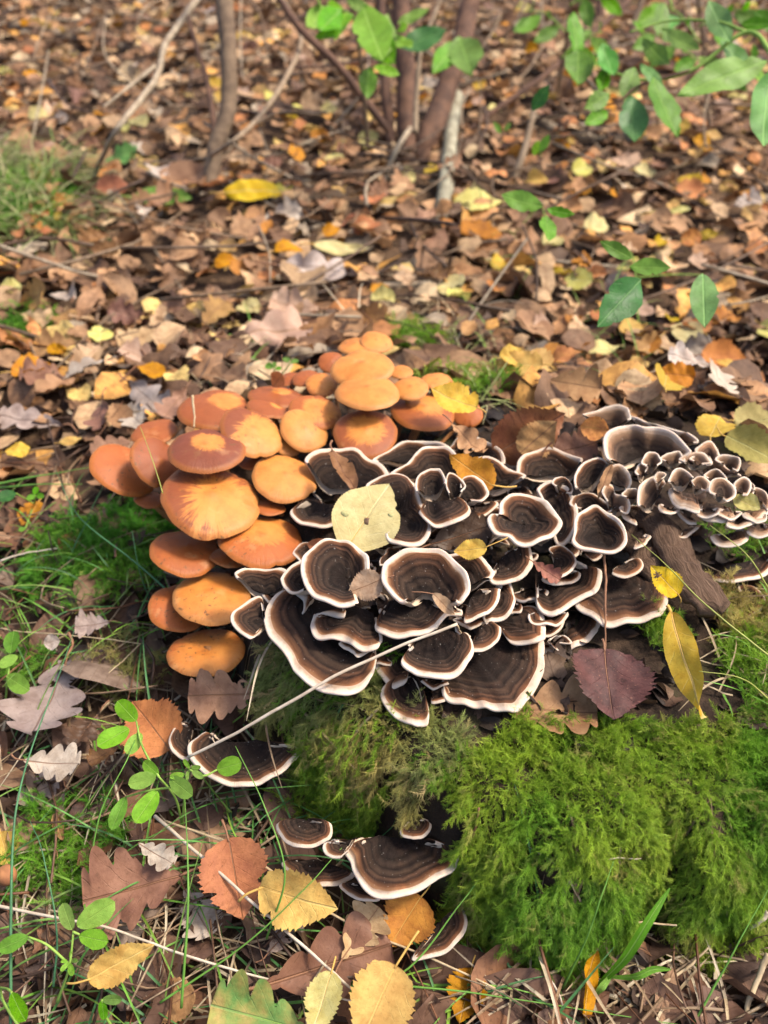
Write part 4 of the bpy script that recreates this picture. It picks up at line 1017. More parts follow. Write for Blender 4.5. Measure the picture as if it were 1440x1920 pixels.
# ------------------------------------------------------------------ moss
def sprig_mesh(name, seed, branches=13, droop=.7):
    """one moss shoot, unit length along +Y, leafy side branches"""
    r = np.random.default_rng(seed); V, T, UV = [], [], []
    def leafy(p0, d, L, w, n_, y0, y1):
        d = d / np.linalg.norm(d); s = np.cross(d, (0, 0, 1)); s /= np.linalg.norm(s) + 1e-9; u = np.cross(s, d)
        for i in range(n_):
            f = i / n_; c = p0 + d * L * f + np.array((0, 0, -1)) * .10 * L * f * f
            sg = 1 if i % 2 else -1
            tipv = c + d * w * 1.5 + (s * sg * .9 + u * r.uniform(-.5, .8)) * w * (1.05 - .55 * f)
            k = len(V)
            V.extend([c - s * sg * w * .22, c + d * w * .75 + s * sg * .1 * w, tipv]); T.append((k, k + 1, k + 2))
            yv = y0 + (y1 - y0) * f
            UV.extend([(0, yv), (0, yv), (0, min(1, yv + .12))])
        k = len(V); e = p0 + d * L + np.array((0, 0, -1)) * .10 * L
        V.extend([p0 - s * w * .25, p0 + s * w * .25, e]); T.append((k, k + 1, k + 2)); UV.extend([(0, y0), (0, y0), (0, y1)])
    stem = crom(np.array([(0, 0, 0), (r.normal(0, .05), .35, .14), (r.normal(0, .08), .7, .12), (r.normal(0, .12), 1.0, -.12)]), branches + 1)
    for i in range(branches):
        f = i / branches; d = stem[i + 1] - stem[i]; d /= np.linalg.norm(d)
        leafy(stem[i], d, 1.15 / branches, .065, 4, .15 + .6 * f, .2 + .6 * (f + 1 / branches))
        if i > 0:
            for sg in (-1, 1):
                L = (.24 * math.sin(math.pi * (f * .85 + .12)) + .07) * r.uniform(.7, 1.3)
                az = r.uniform(-1.1, 1.1); dv = np.array((sg * .7 * math.cos(az), .95, .7 * math.sin(az)))
                leafy(stem[i], dv, L, .05, 6, .15 + .5 * f, .5 + .5 * f)
    leafy(stem[-1], stem[-1] - stem[-2], .12, .05, 5, .8, 1)
    return mesh_np(name, np.array(V), tris=np.array(T), uv=np.array(UV))

def euler_from_axes(Xa, Ya, Za):
    """arrays of axes (n,3) -> XYZ euler angles"""
    m20, m21, m22 = Xa[:, 2], Ya[:, 2], Za[:, 2]; m10, m00 = Xa[:, 1], Xa[:, 0]
    ry = np.arcsin(np.clip(-m20, -1, 1)); rx = np.arctan2(m21, m22); rz = np.arctan2(m10, m00)
    return np.stack([rx, ry, rz], -1)

def moss_group(name, mat, seeds):
    col = bpy.data.collections.new(name + '_shoots')
    for s in seeds:
        me = sprig_mesh('shoot', s); me.materials.append(mat)
        col.objects.link(bpy.data.objects.new('shoot', me))
    ng = bpy.data.node_groups.new(name, 'GeometryNodeTree')
    ng.interface.new_socket('Geometry', in_out='INPUT', socket_type='NodeSocketGeometry')
    ng.interface.new_socket('Geometry', in_out='OUTPUT', socket_type='NodeSocketGeometry')
    N = ng.nodes; gi = N.new('NodeGroupInput'); go = N.new('NodeGroupOutput')
    ci = N.new('GeometryNodeCollectionInfo'); ci.inputs['Collection'].default_value = col; ci.inputs['Separate Children'].default_value = True
    ip = N.new('GeometryNodeInstanceOnPoints'); ip.inputs['Pick Instance'].default_value = True
    ar = N.new('GeometryNodeInputNamedAttribute'); ar.data_type = 'FLOAT_VECTOR'; ar.inputs['Name'].default_value = 'rot'
    asz = N.new('GeometryNodeInputNamedAttribute'); asz.data_type = 'FLOAT'; asz.inputs['Name'].default_value = 'size'
    er = N.new('FunctionNodeEulerToRotation')
    L = ng.links
    L.new(gi.outputs[0], ip.inputs['Points']); L.new(ci.outputs[0], ip.inputs['Instance'])
    L.new(ar.outputs[0], er.inputs[0]); L.new(er.outputs[0], ip.inputs['Rotation']); L.new(asz.outputs[0], ip.inputs['Scale'])
    L.new(ip.outputs[0], go.inputs[0])
    return ng

def moss(name, x, y, mat_ng, size, label, hang=.55, seed=0, lift=.0, jitter=.45, out=.75):
    r = np.random.default_rng(seed); n = len(x)
    z = surf(x, y); nrm = normal(x, y, .008)
    P = np.stack([x, y, z], -1) + nrm * r.uniform(-.002, .003, n)[:, None] + nrm * (lift + .0045 * wnoise(x, y, 150, 1.7) + .003 * wnoise(x, y, 60, .4))[:, None]
    steep = np.clip(1 - nrm[:, 2], 0, 1)[:, None]
    D = nrm * out + np.array((0, 0, -1.0)) * hang * (.25 + 1.4 * steep) + r.normal(0, jitter, (n, 3))
    D += np.stack([nrm[:, 0], nrm[:, 1], np.zeros(n)], -1) * .4
    D /= np.linalg.norm(D, axis=1, keepdims=True)
    Za = nrm + r.normal(0, .25, (n, 3)) + np.array((0, 0, .3)); Xa = np.cross(D, Za); Xa /= np.linalg.norm(Xa, axis=1, keepdims=True); Za = np.cross(Xa, D)
    me = bpy.data.meshes.new(name); me.vertices.add(n); me.vertices.foreach_set('co', P.astype(np.float32).ravel())
    a = me.attributes.new('rot', 'FLOAT_VECTOR', 'POINT'); a.data.foreach_set('vector', euler_from_axes(Xa, D, Za).astype(np.float32).ravel())
    b = me.attributes.new('size', 'FLOAT', 'POINT'); b.data.foreach_set('value', (size * np.clip(r.lognormal(0, .32, n), .5, 1.9)).astype(np.float32))
    o = link(name, me); md = o.modifiers.new('shoots', 'NODES'); md.node_group = mat_ng
    return tag(o, label, 'moss', kind='stuff')

NG_MOSS = moss_group('green_moss', M_MOSS, (1, 2, 3, 4))
NG_DRY = moss_group('dry_moss', M_MOSSDRY, (11, 12, 13))
NG_DEEP = moss_group('deep_moss', M_MOSSDEEP, (21, 22, 23))

# candidates over the stump, equal area on the slope
n = 950000
cx = rng.uniform(-.2, .48, n); cy = rng.uniform(.14, .78, n)
zs, ss, qs = stump_z(cx, cy); nz = normal(cx, cy, .006)[:, 2]
ok = (rng.uniform(0, 1, n) < np.clip(.26 / nz, 0, 1)) & (qs < 1.05)
cx, cy, ss, qs = cx[ok], cy[ok], ss[ok], qs[ok]
dyn = (SY - cy)
front = dyn > .11
lip = .020 + .008 * wnoise(cx, cy, 40, 1.0) + .010 * np.clip((cx - .08) / .05, 0, 1)
green = front & (ss < lip) & (cx > -.06)
# keep the hollow where the low brackets grow free of moss
hol = ((cx - .002) / .042) ** 2 + ((cy - .245) / .030) ** 2
green &= ~((hol < 1) & (qs > .45))
tb = atz(775, 1320, .105)
green &= ((cx - tb[0] - .01) / .05) ** 2 + ((cy - tb[1]) / .03) ** 2 > 1
dry_zone = (cx < .03 + .02 * wnoise(cx, cy, 70, 2)) & (qs < .8 + .2 * wnoise(cx, cy, 60, 1))
tuft = wnoise(cx, cy, 95, 3.0)
sel = green & (~dry_zone | (rng.uniform(0, 1, len(cx)) < .22)) & (tuft > -1.0)
moss('moss', cx[sel], cy[sel], NG_MOSS, .0068, 'thick cushion of bright green feathery moss on the front face of the stump', .6, 1, 0, .5, .95)
sel2 = front & (ss < lip - .008) & dry_zone & (cx > -.12) & (rng.uniform(0, 1, len(cx)) < .5)
moss('dry_moss', cx[sel2], cy[sel2], NG_DRY, .0085, 'straw coloured withered moss below the broadest bracket', .9, 2)
# right shoulder of the stump top
rs = ((cx - .285) / .075) ** 2 + ((cy - .335) / .06) ** 2
sel3 = (rng.uniform(0, 1, len(cx)) < .45) & (rs < 1) & (ss > .005) & (wnoise(cx, cy, 60, 5) > -.75)
moss('moss', cx[sel3], cy[sel3], NG_MOSS, .0095, 'loose green moss tuft around the dangling yellow leaf', .2, 3)

def moss_patch(px, py, rx, ry, n_, ng, size, label, seed, hang=.2, thr=-.5):
    c = hit(px, py); r = np.random.default_rng(seed)
    a = r.uniform(0, 6.283, n_); q_ = np.sqrt(r.uniform(0, 1, n_))
    x = c[0] + rx * q_ * np.cos(a); y = c[1] + ry * q_ * np.sin(a)
    k = (wnoise(x, y, 55, seed) > thr) | (q_ < .4)
    moss('moss_patch', x[k], y[k], ng, size, label, hang, seed, .004, .4)
moss_patch(1240, 1200, .012, .018, 160, NG_MOSS, .009, 'little moss tuft between the widest bracket and the twisted yellow leaf', 42)
moss_patch(190, 1040, .065, .06, 1900, NG_DEEP, .010, 'green moss patch in the grass left of the mushrooms', 31)
moss_patch(130, 1610, .040, .045, 900, NG_DEEP, .009, 'dark green moss cushion among oak leaves in the foreground', 32)
moss_patch(255, 1010, .05, .035, 700, NG_DEEP, .009, 'mossy ground under the outermost mushrooms', 33)
moss_patch(30, 400, .10, .12, 900, NG_DEEP, .022, 'mossy mound under the grass tussock', 43)
moss_patch(770, 645, .030, .05, 800, NG_MOSS, .012, 'small moss tuft behind the rear mushrooms', 34)
moss_patch(890, 715, .055, .05, 900, NG_MOSS, .010, 'moss fringe on the far edge of the stump between mushrooms and brackets', 35)
moss_patch(40, 625, .05, .05, 500, NG_DEEP, .012, 'mossy clump in the leaves by a round yellow leaf', 36)
moss_patch(1400, 1030, .03, .02, 250, NG_MOSS, .008, 'green moss right of the rear fungus clump', 37)
moss_patch(1405, 1160, .03, .03, 500, NG_DRY, .010, 'withered moss and roots right of the bark strip', 38)
moss_patch(230, 1260, .035, .025, 300, NG_DRY, .009, 'withered mossy roots under the lowest mushroom', 39)
moss_patch(60, 1250, .02, .02, 200, NG_DEEP, .008, 'bit of dark moss beside the grey oak leaf', 40)
moss_patch(640, 1500, .05, .016, 380, NG_MOSS, .0085, 'moss tuft hanging above the low brackets', 41, .8)

# ------------------------------------------------------------------ grass
def blades(name, roots, dirs, lens, width, label, pal, seed, arch=.6, up=.9, segs=9):
    r = np.random.default_rng(seed); VV, QQ, CC, off = [], [], [], 0
    f = np.linspace(0, 1, segs)
    for p0, a, L in zip(roots, dirs, lens):
        h = np.array((math.cos(a), math.sin(a), 0)); U_ = up * r.uniform(.5, 1.2); ar = arch * r.uniform(.5, 1.5)
        P = p0[None] + L * (f[:, None] * h * (.55 + .45 * ar) + np.array((0, 0, 1)) * (U_ * f - ar * f ** 2)[:, None] * .9)
        P += np.array((-h[1], h[0], 0)) * (np.sin(f * 3 + r.uniform(0, 6)) * .06 * L * r.uniform(-1, 1))[:, None]
        P[:, 2] = np.maximum(P[:, 2], surf(P[:, 0], P[:, 1]) + .003)
        t_ = np.gradient(P, axis=0); s = np.cross(t_, (0, 0, 1)); s /= np.linalg.norm(s, axis=1, keepdims=True) + 1e-9
        w = width * r.uniform(.6, 1.3) * (1 - f ** 2.5) ** 1 + .00012
        m = P - np.array((0, 0, 1)) * (w * .35)[:, None]
        V = np.stack([P - s * w[:, None], m, P + s * w[:, None]], 1).reshape(-1, 3)
        VV.append(V); QQ.append(grid_quads(segs, 3) + off); off += len(V)
        CC.append(np.repeat(np.array(pal[r.integers(len(pal))])[None] * r.uniform(.75, 1.25), len(V), 0))
    o = link(name, mesh_np(name, np.vstack(VV), np.vstack(QQ), col=np.vstack(CC)), M_GRASS)
    return tag(o, label, 'grass', kind='stuff')
GP = [(.16, .36, .05), (.11, .28, .06), (.08, .22, .07), (.22, .40, .05), (.18, .30, .06)]
SP = [(.46, .36, .22), (.36, .27, .15), (.52, .44, .30), (.28, .19, .11)]
def grass_area(px0, px1, py0, py1, n_, L, w, label, pal, seed, arch=.6, up=.9, ang=(0, 6.283), name='grass'):
    r = np.random.default_rng(seed); rt = []
    for _ in range(n_): rt.append(hit(r.uniform(px0, px1), r.uniform(py0, py1)))
    blades(name, np.array(rt), r.uniform(*ang, n_), L * r.uniform(.5, 1.3, n_), w, label, pal, seed, arch, up)
grass_area(-60, 300, 1000, 1250, 170, .065, .00055, 'fine green grass growing left of the mushrooms', GP, 51)
grass_area(-40, 520, 1350, 1950, 120, .10, .00055, 'thin green grass blades crossing the oak leaves in the foreground', GP, 52, .55, .8)
grass_area(380, 620, 1480, 1640, 40, .09, .0005, 'long dark grass blades arching past the low brackets', GP[1:3], 53, .5, .9)
grass_area(560, 1100, 1780, 1960, 75, .08, .0006, 'green grass blades lying along the foot of the moss', GP, 54, .5, .6)
grass_area(-80, 125, 300, 450, 1600, .12, .0013, 'dense green grass tussock among leaves behind', [(.20, .28, .07), (.24, .29, .09), (.16, .23, .05), (.36, .34, .16)], 55, .8, .9)
grass_area(0, 560, 1180, 1950, 300, .09, .0006, 'dry straw blades tangled in the foreground leaves', SP, 56, .35, .4, name='dry_grass')
grass_area(960, 1440, 1770, 1960, 150, .07, .0008, 'dry straw and rootlets under the right end of the moss', SP, 57, .35, .5, name='dry_grass')
grass_area(640, 900, 540, 640, 120, .09, .0009, 'bleached dry grass behind the rear mushrooms', SP, 58, .6, .7, name='dry_grass')
grass_area(820, 980, 640, 760, 90, .06, .0007, 'pale green grass wisps on the far edge of the stump', [(.3, .32, .12), (.36, .32, .16), (.2, .28, .06)], 59, .6, .7)
grass_area(330, 520, 640, 760, 60, .07, .0008, 'straw and grass wisps behind the brown mushrooms', SP + GP[:1], 60, .5, .7, name='dry_grass')
grass_area(900, 1200, 420, 720, 40, .10, .0010, 'few green grass blades among yellow leaves behind the stump', [(.16, .3, .04), (.2, .32, .06)], 61, .5, 1.0)
grass_area(1330, 1470, 1080, 1330, 60, .05, .0006, 'grass and straw wisps on the right shoulder of the stump', SP[:2] + GP[:1], 62, .5, .7)

# single stems one can pick out
def stem_thing(name, pts, r0, mat, label, cat='stem', r1=None, k=7):
    P = np.array([hit(p_[0], p_[1], .010) if len(p_) == 2 else atz(*p_) for p_ in pts])
    base = P[0].copy(); n_ = 8 * len(pts)
    Q = crom(P, n_) - base if len(P) > 2 else np.linspace(P[0], P[1], n_) - base
    Q = Q + np.stack([vnoise(len(label), n_, 4), vnoise(len(label) + 1, n_, 4), vnoise(len(label) + 2, n_, 4)], -1) * (.0016 if name == 'straw_stem' else .0006) * np.clip(np.linspace(0, 6, n_), 0, 1)[:, None]
    V, q_, t3, uv = tube_arrays(Q, np.linspace(r0, r1 or r0 * .6, n_) * (1 + .15 * vnoise(7 + len(label), n_, 5)), k)
    o = link(name, mesh_np(name, V, q_, t3, uv), mat); o.location = base
    return tag(o, label, cat)
stem_thing('straw_stem', [(352, 1420, .075), (470, 1358, .100), (600, 1283, .122), (713, 1226, .134), (856, 1172, .146)], 0.00088, M_STRAWPALE, 'long pale straw running across the brackets at the front of the stump', r1=.0009)
stem_thing('straw_stem', [(856, 1172, .146), (866, 1187, .135)], 0.00056, M_STRAW, 'short bent tip of straw by the thick rimmed bracket')
stem_thing('straw_stem', [(290, 1530, .030), (420, 1640, .034), (560, 1765, .030), (672, 1866, .028)], 0.00112, M_STRAWPALE, 'long straight pale straw pointing down to the yellow birch leaf in front')
stem_thing('straw_stem', [(-10, 1697, .020), (100, 1722, .022), (210, 1745, .022), (340, 1790, .022), (480, 1832, .018), (700, 1890, .015)], 0.00096, M_STRAWPALE, 'whitish straw lying flat under the four leaf clover seedling')
stem_thing('straw_stem', [(310, 1540, .028), (420, 1580, .034), (520, 1640, .036), (640, 1720, .03), (800, 1790, .02), (930, 1850, .018)], 0.00088, M_STRAW, 'long straw passing under the yellow birch leaf with curled stalk')
stem_thing('straw_stem', [(608, 1362), (604, 1440), (603, 1530)], 0.00088, M_STRAW, 'upright straw hanging down the moss beside the low brackets')
stem_thing('straw_stem', [(715, 1322), (672, 1372), (655, 1430), (630, 1500)], 0.00080, M_STRAW, 'bent straw hanging over the moss from the lowest bracket')
stem_thing('straw_stem', [(898, 1515), (884, 1590), (876, 1700), (868, 1760)], 0.00072, M_STALKB, 'brown stem hanging in front of the moss cushion')
stem_thing('straw_stem', [(488, 1290), (492, 1350), (497, 1400)], 0.00104, M_STRAW, 'thick upright straw beside the brown oak leaf')
stem_thing('straw_stem', [(315, 585), (375, 660), (465, 735)], 0.00088, M_STRAWPALE, 'pale straw leaning behind the brown mushrooms')
stem_thing('straw_stem', [(361, 742, .156), (365, 800, .142)], 0.00104, M_STRAW, 'short upright straw stuck before the broad brown mushroom')
stem_thing('straw_stem', [(0, 1178, .022), (120, 1192, .03), (263, 1208, .032)], 0.00056, M_STRAW, 'thin straw above the grey oak leaf')
stem_thing('straw_stem', [(263, 1208, .032), (200, 1265, .028), (125, 1325, .024)], 0.00048, M_STRAW, 'thin straw folded down over the grey oak leaf')
stem_thing('straw_stem', [(0, 1052, .03), (60, 1035, .034), (110, 1030, .034)], 0.00080, M_STRAWPALE, 'white straw left of the green moss patch')
stem_thing('straw_stem', [(1080, 1625, .075), (1135, 1612, .078), (1200, 1608, .074)], 0.00064, M_STRAWPALE, 'small pale stalk stuck in the middle of the moss cushion')
stem_thing('straw_stem', [(1440, 1710, .04), (1405, 1742, .03)], 0.00176, M_STRAWPALE, 'thick pale straw end at the right of the moss')
stem_thing('straw_stem', [(1442, 1790, .03), (1415, 1850, .02), (1390, 1935, .01)], 0.00192, M_STRAW, 'thick dry stem lying by the right end of the moss')
stem_thing('straw_stem', [(1010, 1795, .02), (1040, 1850, .018), (1065, 1920, .012)], 0.00072, M_STRAWPALE, 'pale straw standing beside the narrow curled yellow leaf')
stem_thing('straw_stem', [(960, 1850, .012), (1090, 1800, .02), (1180, 1735, .03), (1265, 1738, .03)], 0.00088, M_STRAW, 'dry stem lying along the foot of the moss')
stem_thing('straw_stem', [(1190, 1870, .01), (1290, 1815, .015), (1325, 1780, .02)], 0.00096, M_STRAW, 'dry stem among dark leaves under the moss')
stem_thing('straw_stem', [(1132, 1030, .140), (1134, 1120, .128), (1133, 1215, .108)], 0.00088, M_STALKB, 'long brown leaf stalk piercing the widest pale banded bracket')
GM = {}
def gmat(k, c):
    if k not in GM: GM[k] = stem_material(k, c, sc3(c, .75), 120, .0002, .5)
    return GM[k]
G1 = gmat('grass_stem_green', (.12, .27, .04)); G2 = gmat('grass_stem_bluish', (.06, .17, .07)); G3 = gmat('grass_stem_olive', (.28, .30, .06))
def blade_thing(pts, w, mat, label, r1=.0002):
    stem_thing('wild_grass', pts, w, mat, label, 'grass', r1=r1, k=5)
blade_thing([(1445, 1232, .125), (1330, 1140, .138), (1250, 1060, .146), (1185, 1003, .150)], .0007, G3, 'long yellow green blade slanting over the bark strip')
blade_thing([(1445, 1110, .12), (1400, 1040, .14), (1330, 985, .15)], .0006, G3, 'green blade right of the bark strip')
blade_thing([(1440, 1310, .12), (1390, 1272, .135), (1310, 1258, .14)], .0005, G3, 'green blade bending across the dangling yellow leaf')
blade_thing([(1055, 1855, .01), (1095, 1770, .05), (1125, 1690, .075), (1150, 1615, .085)], .0007, G1, 'upright green blade before the middle of the moss')
blade_thing([(1300, 1920, .01), (1350, 1830, .03), (1400, 1740, .05), (1445, 1660, .06)], .0008, G1, 'green blade rising at the right end of the moss')
blade_thing([(20, 1920, .008), (22, 1600, .05), (45, 1450, .06), (110, 1270, .055), (140, 1180, .04)], .0009, G2, 'tall bluish grass blade rising past the grey oak leaves')
blade_thing([(100, 1850, .01), (105, 1740, .03), (80, 1600, .05), (55, 1540, .04)], .0007, G2, 'bluish blade bent beside the moss cushion')
blade_thing([(340, 1890, .01), (352, 1700, .05), (350, 1560, .065), (345, 1480, .06)], .0008, G1, 'green blade rising through the fallen oak leaves')
blade_thing([(165, 1650, .02), (190, 1520, .05), (240, 1420, .065), (262, 1360, .06)], .0007, G1, 'green blade by the orange birch leaf')
blade_thing([(500, 1760, .02), (535, 1640, .06), (500, 1520, .08), (440, 1400, .09)], .0007, G1, 'green blade arching across the low brackets')
blade_thing([(300, 1880, .01), (450, 1780, .03), (560, 1680, .05), (640, 1590, .06)], .0007, G1, 'green blade crossing the yellow birch leaf with curled stalk')
blade_thing([(540, 1850, .01), (760, 1850, .02), (950, 1870, .02), (1290, 1925, .01)], .0009, G1, 'long green blade lying along the bottom of the leaves')
blade_thing([(620, 1870, .01), (760, 1820, .03), (860, 1700, .05), (905, 1640, .06)], .0007, G1, 'thin green blade beside the gold birch leaf')
blade_thing([(-5, 908, .04), (70, 893, .05), (175, 876, .055)], .0013, G1, 'broad green blade left of the outermost mushroom')
blade_thing([(-5, 915, .035), (60, 909, .045), (155, 908, .05)], .0012, G1, 'second broad green blade left of the outermost mushroom')
blade_thing([(400, 1185, .03), (260, 1060, .06), (150, 970, .075), (104, 882, .085)], .0009, G2, 'long bluish blade leaning towards the lowest mushrooms')
blade_thing([(283, 1130, .03), (262, 1070, .07), (247, 995, .09)], .0006, G2, 'short bluish blade before the lowest mushrooms')
blade_thing([(305, 925, .15), (285, 860, .165), (262, 800, .17)], .0004, G3, 'hair thin stalk over the plain brown mushroom')

# flat bladed grass plant below the moss
gp = empty('grass_plant', atz(1118, 1850, .012)); b0 = np.array(gp.location)
def ribbon(name, pts, w, mat, parent, b0):
    P = crom(np.array([atz(*p_) for p_ in pts]), 20) - b0; f = np.linspace(0, 1, 20)
    t_ = np.gradient(P, axis=0); s = np.cross(t_, -FWD); s /= np.linalg.norm(s, axis=1, keepdims=True)
    ww = w * np.sin(np.pi * np.clip(f * .92 + .06, 0, 1)) ** .7
    V = np.stack([P - s * ww[:, None], P - FWD * (-.25 * ww)[:, None], P + s * ww[:, None]], 1).reshape(-1, 3)
    uv = np.stack(np.broadcast_arrays(np.array([.42, .5, .58])[None], f[:, None]), -1).reshape(-1, 2)
    return link(name, mesh_np(name, V, grid_quads(20, 3), uv=uv), mat, parent)
ribbon('blade', [(1118, 1850, .012), (1170, 1800, .035), (1215, 1730, .055), (1256, 1665, .062)], .0030, LM['green'], gp, b0)
ribbon('blade', [(1140, 1832, .016), (1190, 1832, .03), (1225, 1818, .034), (1258, 1818, .03)], .0022, LM['green'], gp, b0)
ribbon('blade', [(1150, 1825, .018), (1130, 1850, .02), (1115, 1868, .012)], .0022, LM['green'], gp, b0)
tag(gp, 'broad bladed green grass plant at the foot of the moss', 'grass')
# ------------------------------------------------------------------ leaves one can pick out, near the stump
H = hero_leaf
FACE = (0, -.75, .66)
PALE = H('cherry', 'pale', (645, 1037), (730, 908), 'pale yellow oval leaf with dark spots lying on the brackets', .132, .152, 1.95, up=(0, -.45, .9), bend=-.15, cross=.15, wavy=.012, fold=.08, twist=.1, stalk=.1)
M_BLOTCH = stem_material('leaf_blotch', (.34, .32, .14), (.24, .23, .10), 30)
M_SPOT = stem_material('leaf_spot', (.16, .09, .045), (.06, .04, .03), 30)
for sx_, sy_, ra, rb_ in ((.03, .46, .045, .045), (-.24, .40, .055, .035), (.24, .64, .05, .018)):
    a_ = np.linspace(0, 6.283, 12, endpoint=False); bl_ = PALE.children[0]; vv = np.array([v.co for v in bl_.data.vertices])
    zz_ = vv[np.argmin((vv[:, 0] - sx_) ** 2 + (vv[:, 1] - sy_) ** 2)][2] + .005
    V_ = np.vstack([[sx_, sy_, zz_ + .002], np.stack([sx_ + ra * np.cos(a_) * (1 + .2 * np.sin(3 * a_)), sy_ + rb_ * np.sin(a_), np.full(12, zz_)], -1), np.stack([sx_ + ra * np.cos(a_), sy_ + rb_ * np.sin(a_), np.full(12, zz_ - .012)], -1)])
    j_ = np.arange(12); k_ = (j_ + 1) % 12
    link('spot', mesh_np('spot', V_, np.stack([1 + j_, 13 + j_, 13 + k_, 1 + k_], 1), np.stack([0 * j_, 1 + j_, 1 + k_], 1)), M_SPOT if ra < .046 else M_BLOTCH, bl_)
H('birch', 'buff', (716, 1086), (652, 1112), 'small dry pinkish birch leaf between funnel and arched brackets', .150, .143, 1.25, up=(0, -.55, .83), bend=.4, stalk=.35)
H('cherry', 'buff', (812, 1112), (853, 1153), 'curled tan leaf scrap with thin stalk on the folded bracket', .158, .142, 1.1, up=(0.3, -.6, .7), cross=1.5, stalk_to=(772, 1110, .158))
H('birch', 'gold', (926, 912), (843, 852), 'gold orange birch leaf standing behind the small rosette', .140, .162, .85, up=FACE, bend=.3, stalk_to=(968, 912, .135))
H('oak', 'tan', (845, 790), (905, 850), 'ragged cream orange leaf between mushrooms and brackets', .150, .138, .9, up=(.2, -.6, .8), holes=3, wavy=.07)
H('birch', 'yellow', (895, 765), (808, 728), 'yellow birch leaf lying on the wide russet mushroom', .150, .158, 1.0, up=(.1, -.4, .9), bend=.4, stalk=.2)
H('birch', 'russet', (930, 850), (1060, 775), 'large reddish brown leaf behind the wide dark bracket', .118, .150, 1.0, up=(0, -.8, .6), bend=-.4)
H('birch', 'tan', (975, 850), (1045, 790), 'tan serrated leaf lying over the large reddish brown one', .128, .152, 1.05, up=(0, -.75, .66), stalk=0)
H('oak', 'brown', (1000, 860), (1120, 830), 'dark brown leaf folded in front of the rear clump', .128, .140, .9, up=(0, -.7, .7))
H('round', 'gold', (1088, 800), (1142, 806), 'small brownish yellow leaf propped on the rearmost bracket', .150, .152, 1.15, up=(0, -.85, .5), cross=.8, stalk=0)
H('birch', 'yellow', (1273, 1115), (1220, 1060), 'yellow leaf with a bite out of it beside the bark strip', .132, .146, .95, up=(0, -.6, .8), bend=.3, stalk_to=(1276, 1130, .125), holes=1)
H('willow', 'yellow', (1258, 1150), (1322, 1346), 'long twisted bright yellow leaf dangling over the moss at the right', .134, .116, .95, up=(-.3, -.85, .4), bend=-.7, twist=-1.5, cross=.4, stalk=.08)
H('birch', 'plum', (1133, 1216), (1152, 1350), 'dark purple brown serrated leaf leaning under the wide brackets', .120, .115, 1.4, up=(.05, -.75, .62), bend=.3, cross=.4, wavy=.035, stalk=.15)
H('oak', 'tan', (935, 1325), (1120, 1335), 'flat tan leaf half buried at the top of the moss', .108, .108, 1.1, up=(0, -.1, 1), bend=.2, wavy=.03)
H('oak', 'dark', (802, 1022), (918, 985), 'dark grey brown leaf with a white speck between the brackets', .128, .134, .95, up=(0, -.5, .85), wavy=.02)
H('birch', 'yellow', (912, 1026), (850, 1034), 'small yellow green leaf tip showing between brackets', .150, .146, .9, up=(0, -.5, .85), stalk_to=(952, 1008, .152))
H('oak', 'russet', (998, 1052), (1050, 1088), 'shiny folded orange brown leaf between the brackets', .148, .140, .9, up=(0, -.6, .8), cross=1.4)
H('willow', 'brown', (622, 842), (668, 918), 'narrow curled brown leaf over the large dark bracket', .146, .142, 1.2, up=(.4, -.6, .7), cross=2.0, stalk=.2)
H('cherry', 'orange', (575, 1020), (640, 1034), 'rusty leaf edge under the pale yellow leaf', .136, .138, 1.3, up=(0, -.7, .6), cross=1.2, stalk=0)
H('willow', 'tan', (1148, 870), (1122, 935), 'narrow brown leaf caught in the split upright bracket', .158, .140, 1.0, up=(0, -.8, .5), stalk=0)
H('cherry', 'pale', (1375, 930), (1425, 955), 'small cream leaf caught on the rear fungus clump', .150, .152, 1.8, up=(0, -.6, .8), stalk=0)
H('birch', 'orange', (530, 702), (510, 725), 'small orange leaf behind the brown mushrooms', .145, .132, 1.2, up=FACE, stalk_to=(528, 665, .16))
H('birch', 'pale', (197, 1062), (135, 1150), 'torn pale yellow birch leaf left of the lowest mushrooms', None, None, .85, holes=3, bend=.5, stalk_to=(207, 1040))
H('birch', 'orange', (318, 1405), (248, 1315), 'orange tan birch leaf with dark freckles behind the clover seedling', .040, .052, 1.45, up=(0, -.5, .85), bend=.2, wavy=.02, stalk=.1, seed=777)
H('oak', 'tan', (498, 1300), (352, 1305), 'brown oak leaf under the lowest mushroom', .062, .060, 1.0, up=(0, -.55, .8), holes=2, bend=.3)
H('oak', 'grey', (128, 1225), (60, 1372), 'big grey oak leaf with a ragged notch', .030, .030, 1.3, holes=3)
H('oak', 'ash', (42, 1425), (148, 1432), 'small pale grey oak leaf with smooth lobes', .032, .032, 1.1)
H('oak', 'grey', (205, 1165), (140, 1175), 'grey brown leaf above the big grey oak leaf', .034, .032, 1.3, lift=.014)
H('oak', 'dark', (190, 1330), (130, 1400), 'crumpled dark oak leaf beside the orange tan birch leaf', .026, .026, 1.0, wavy=.08, lift=.01)
H('oak', 'brown', (225, 1395), (165, 1430), 'curled brown leaf scrap next to the small pale grey oak leaf', .030, .028, 1.0, cross=1.6, holes=2, lift=.014)
H('oak', 'grey', (20, 1510), (110, 1460), 'faded grey leaf under the small pale grey oak leaf', None, None, 1.2, holes=3, lift=.010)
H('oak', 'dark', (130, 1480), (185, 1540), 'dark crumpled leaf above the moss cushion', None, None, 1.1, wavy=.09, holes=2, lift=.01)
H('willow', 'tan', (100, 1525), (118, 1575), 'small rolled tan leaf with thread like stalk over the moss cushion', None, None, 1.3, cross=2.5, stalk_to=(118, 1700), lift=.014)
H('oak', 'brown', (345, 1640), (155, 1690), 'large brown oak leaf with pointed lobes in the foreground', .024, .022, 1.35, up=(0, -.35, .95), holes=0, lift=.02, bend=.3)
